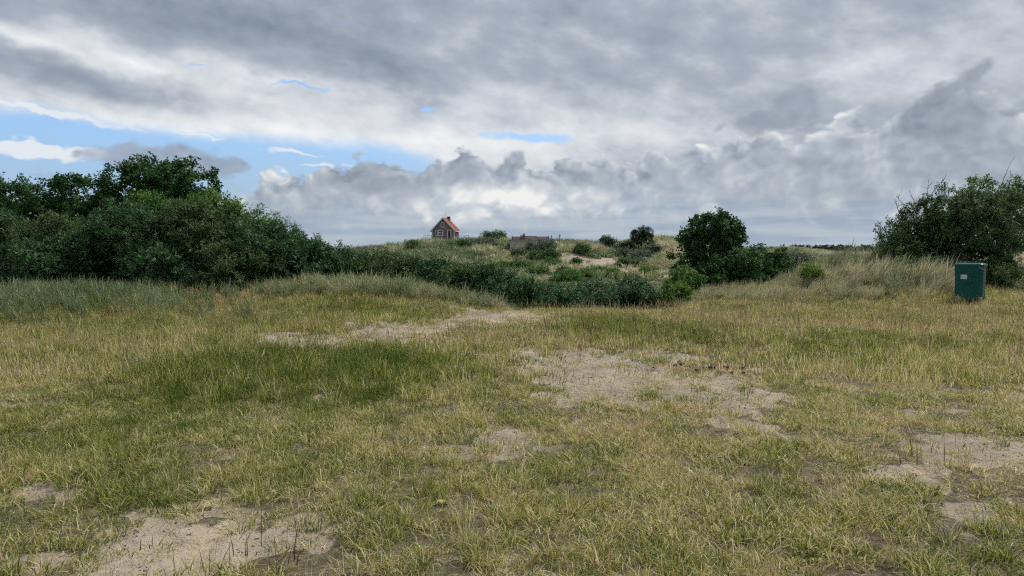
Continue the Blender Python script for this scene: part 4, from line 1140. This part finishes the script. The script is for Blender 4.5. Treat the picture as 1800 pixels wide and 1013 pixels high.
for a, h in ((0, .82), (15.4, .95), (64, .78), (68.7, .86)):
    MB().box(a * k - .07, -.06, 0, a * k + .09, .10, h).build('post', M_DARK, terr)
MB().box(64.6 * k, 0, .10, 68.3 * k, .05, .22).build('board', M_RUST, terr)
tb = thing('terrace_table', 'pale flat table top behind the bunker parapet', 'table', bc + [20 * k, 2.6, Hh + .143])
MB().box(0, 0, .70, 29 * k, 1.2, .80).build('table_top', M_WOOD, tb)
for lx in (.2, 29 * k - .3):
    for ly in (.1, 1.0): MB().box(lx, ly, 0, lx + .1, ly + .1, .698).build('leg', M_WOOD, tb)
pl = thing('potted_plants', 'two tiny dark plants standing on the bunker terrace', 'plants', bc + [23 * k, 2.2, Hh + .143])
P = np.concatenate([rng.normal((0, 0, .95), (.12, .1, .12), (10, 3)), rng.normal((2.2 * k, 0, 1.0), (.08, .08, .2), (10, 3))])
obj('leaves', crown_mesh('leaves', P, rng.normal(0, 1, P.shape), 'small', M_HAW, 1.6, .4), pl)
MB().box(-.15, -.12, 0, .15, .12, .8).box(2.2 * k - .12, -.12, 0, 2.2 * k + .12, .12, .8).build('pot', M_DARK, pl)
pp = at(983.5, 423, bd + 4)
po = thing('sign_post', 'short dark post right of the bunker on the crest', 'post', pp)
MB().tube([(0, 0, -.8), (0, 0, 1.25)], [.07, .06], 6).build('post', M_STEEL, po)
MB().box(-.18, -.06, .85, .28, .06, 1.02).build('arm', M_STEEL, po)
def rail_on_ground(label, pxs, dist, hgt):
    pts = []
    for (px, dd) in pxs:
        x = (px - 900) / F * dd; pts.append((x, dd, float(H(x, dd)) + .02))
    railing('hand_rail', label, pts, hgt, M_WOOD, 2.4, (1.0,), .05)
rail_on_ground('timber hand rail running down from the bunker terrace', [(986, 157), (1006, 156)], 0, .8)
rail_on_ground('timber hand rail descending the slope left of the pine', [(1038, 162), (1062, 152), (1090, 144), (1112, 137), (1138, 128), (1166, 122)], 0, 1.0)

# ------------------------------------------------------------------ green bin
M_BIN, _b = material('dark_green_plastic')
_n = noise(objco(), 5.0, 5.0, .6)
put(_b.inputs['Base Color'], mixc(sstep(_n, .35, .7), (.003, .070, .055), (.006, .090, .068)))
put(_b.inputs['Roughness'], .45 + (_n - .5) * .3)
_b.inputs['Specular IOR Level'].default_value = .22
M_LID, _b2 = material('green_lid'); _b2.inputs['Base Color'].default_value = (.006, .085, .07, 1); _b2.inputs['Roughness'].default_value = .28
M_STICK = plain('sticker_paper', (.52, .60, .62), .6, .05)
M_INK = plain('sticker_print', (.36, .47, .50), .7, .1)
M_RUBBER = plain('grey_wheel', (.16, .19, .21), .7, .3)
g = on_ground(1704.5, 531)
kb = g[1] / F
bw, bh = 22.8 * kb, 68 * kb
bin_ = thing('green_bin', 'dark green plastic litter bin with white sticker, beside the hawthorn', 'bin', (g[0], g[1], float(H(g[0], g[1]))), rz=math.radians(-39))
def rrect(hw, hd, r, n=5):
    out = []
    for cx, cy, a0 in ((hw - r, hd - r, 0), (-hw + r, hd - r, 90), (-hw + r, -hd + r, 180), (hw - r, -hd + r, 270)):
        for i in range(n):
            a = math.radians(a0 + 90 * i / (n - 1)); out.append((cx + r * math.cos(a), cy + r * math.sin(a)))
    return out
def loft(levels, mat, name, parent):
    mb = MB(); n = None; V = []; Fs = []
    for (hw, hd_, r, z) in levels:
        ring = rrect(hw, hd_, r); n = len(ring); V += [(x, y, z) for x, y in ring]
    for i in range(len(levels) - 1):
        for q in range(n): Fs.append((i * n + q, i * n + (q + 1) % n, (i + 1) * n + (q + 1) % n, (i + 1) * n + q))
    Fs.append(tuple(range(n - 1, -1, -1))); Fs.append(tuple((len(levels) - 1) * n + q for q in range(n)))
    return mb.add(V, Fs).build(name, mat, parent)
dpt = bw * .95
body = loft([(bw * .90, dpt * .90, .09, .06), (bw * .925, dpt * .925, .10, .12), (bw * .965, dpt * .965, .11, bh * .88), (bw * .965, dpt * .965, .11, bh * .90), (bw * 1.0, dpt * 1.0, .11, bh * .905), (bw * 1.0, dpt * 1.0, .11, bh * .94)], M_BIN, 'body', bin_)
MB().box(bw * .08, -dpt * .955 - .012, bh * .74, bw * .78, -dpt * .955 + .03, bh * .76).build('rib', M_BIN, body)
lid = loft([(bw * 1.02, dpt * 1.03, .11, bh * .943), (bw * 1.02, dpt * 1.03, .11, bh * .97), (bw * .97, dpt * .98, .12, bh * .99), (bw * .80, dpt * .82, .12, bh * 1.005)], M_LID, 'lid', bin_)
MB().box(-bw * .08, -dpt * .72, bh * 1.006, bw * .62, -dpt * .42, bh * 1.035).build('lid_flap', M_LID, lid)
MB().tube([(bw * .70, -dpt * 1.0, bh * .90), (bw * .74, -dpt * 1.10, bh * .89), (bw * .98, -dpt * 1.10, bh * .84), (bw * .98, -dpt * .92, bh * .80)], [.018] * 4, 7).build('handle', M_RUBBER, bin_)
for sx in (-1, 1):
    wv = MB().tube([(sx * bw * .80 - .04, -dpt * .80, .085), (sx * bw * .80 + .04, -dpt * .80, .085)], [.085, .085], 14).build('wheel', M_RUBBER, bin_)
st = MB().box(-bw * .52, -dpt * .955 - .006, bh * .59, -bw * .10, -dpt * .955 + .02, bh * .705).build('sticker', M_STICK, body)
for q in range(4):
    MB().box(-bw * .48, -dpt * .955 - .008, bh * (.605 + q * .021), -bw * .31, -dpt * .955 - .0062, bh * (.617 + q * .021)).build('print_line', M_INK, st)
for q in range(3):
    MB().box(-bw * .27, -dpt * .955 - .008, bh * (.612 + q * .027), -bw * .14, -dpt * .955 - .0062, bh * (.624 + q * .027)).build('print_line', M_INK, st)

# ------------------------------------------------------------------ individual tussocks, shoots and clods in the meadow
def tussock(name, label, px, py, parts, mat, cat='grass tuft', dry=None):
    p = on_ground(px, py)
    V, Fs, tone, al = join(*parts)
    me = newmesh(name, V, Fs, [mat], {'tone': tone, 'along': al})
    o = obj(name, me, None, (p[0], p[1], float(ground_z(np.array([p[0]]), np.array([p[1]]))[0])))
    o['label'] = label; o['category'] = cat
    return o
M_MARRAM1 = foliage('marram_single', [(0, (.15, .17, .08)), (.5, (.36, .34, .19)), (1, (.56, .48, .32))], .3, .45)
M_SHOOT = foliage('shoot_blades', [(0, (.17, .24, .06)), (.6, (.42, .42, .19)), (1, (.62, .56, .34))], .3, .45)
tussock('marram_tussock', 'dry pale marram tussock standing before the left thicket', 190, 507, [blades(150, .5, 1.15, .55, .013, (.15, .55), (.2, 0), 4, seed=401)], M_MARRAM1)
tussock('marram_tussock', 'brownish tussock at the left edge before the thicket', 8, 505, [blades(150, .5, 1.25, .6, .013, (.15, .55), (-.1, 0), 4, seed=402)], M_MARRAM1)
tussock('marram_shoot', 'sprawling pale marram shoots on bare sand at the lower right', 1655, 930, [blades(16, .12, .42, .16, .007, (.5, 1.3), (0, 0), 5, seed=403)], M_SHOOT)
tussock('marram_shoot', 'tall thin yellow-green marram shoots near the right sand patch', 1540, 775, [blades(10, .16, .42, .16, .007, (.05, .5), (0, 0), 5, seed=404)], M_SHOOT)
tussock('marram_shoot', 'yellow-green marram shoots left of the right sand patch', 1480, 780, [blades(12, .12, .34, .22, .007, (.2, .8), (0, 0), 5, seed=405)], M_SHOOT)
tussock('marram_shoot', 'leaning pale marram shoots above the right sand patch', 1640, 765, [blades(12, .12, .36, .25, .007, (.3, 1.0), (0, 0), 5, seed=406)], M_SHOOT)
tussock('dead_stems', 'dark dead weed stems in the lower left sand', 470, 990, [blades(18, .08, .26, .22, .006, (.05, .35), (0, 0), 4, seed=407)], M_TWIG, 'weed')
tussock('dead_stems', 'dark dead weed stems at the bottom left sand edge', 350, 1000, [blades(12, .06, .2, .2, .006, (.05, .5), (0, 0), 4, seed=408)], M_TWIG, 'weed')
tussock('dead_stems', 'dark dead weed stems standing in the right sand patch', 1660, 815, [blades(16, .08, .24, .35, .006, (.05, .4), (0, 0), 4, seed=409)], M_TWIG, 'weed')
tussock('dead_stems', 'dark weed stems in the middle sand patch', 1250, 690, [blades(18, .08, .22, .5, .006, (.05, .5), (0, 0), 4, seed=410)], M_TWIG, 'weed')
tussock('dead_stems', 'reddish-brown weed stems at the left of the middle sand patch', 1020, 668, [blades(18, .08, .22, .5, .006, (.05, .5), (0, 0), 4, seed=411)], M_TWIG, 'weed')
# dark heap of turned earth at the sand edge
M_EARTH = plain('dark_earth', (.060, .048, .036), .95, .4, 12.0, bmp=.5)
p0 = on_ground(1243, 646)
mb = MB()
for _ in range(40):
    c = rng.normal(0, 1, 3) * [.30, .22, 0]; s = rng.uniform(.012, .045)
    u = rng.normal(0, 1, (8, 3)); u /= np.linalg.norm(u, axis=1, keepdims=True)
    B = np.array([(x_, y_, z_) for z_ in (-1, 1) for y_ in (-1, 1) for x_ in (-1, 1)]) * .6 + u * .35
    mb.add(B * s * [1.2, 1, .7] + c + [0, 0, s * .4], [(0, 1, 3, 2), (4, 6, 7, 5), (0, 4, 5, 1), (2, 3, 7, 6), (0, 2, 6, 4), (1, 5, 7, 3)])
cl = mb.build('earth_clods', M_EARTH, None, (p0[0], p0[1], float(H(p0[0], p0[1]))))
cl['kind'] = 'stuff'; cl['label'] = 'dark lumps of turned earth at the edge of the middle sand patch'; cl['category'] = 'earth'
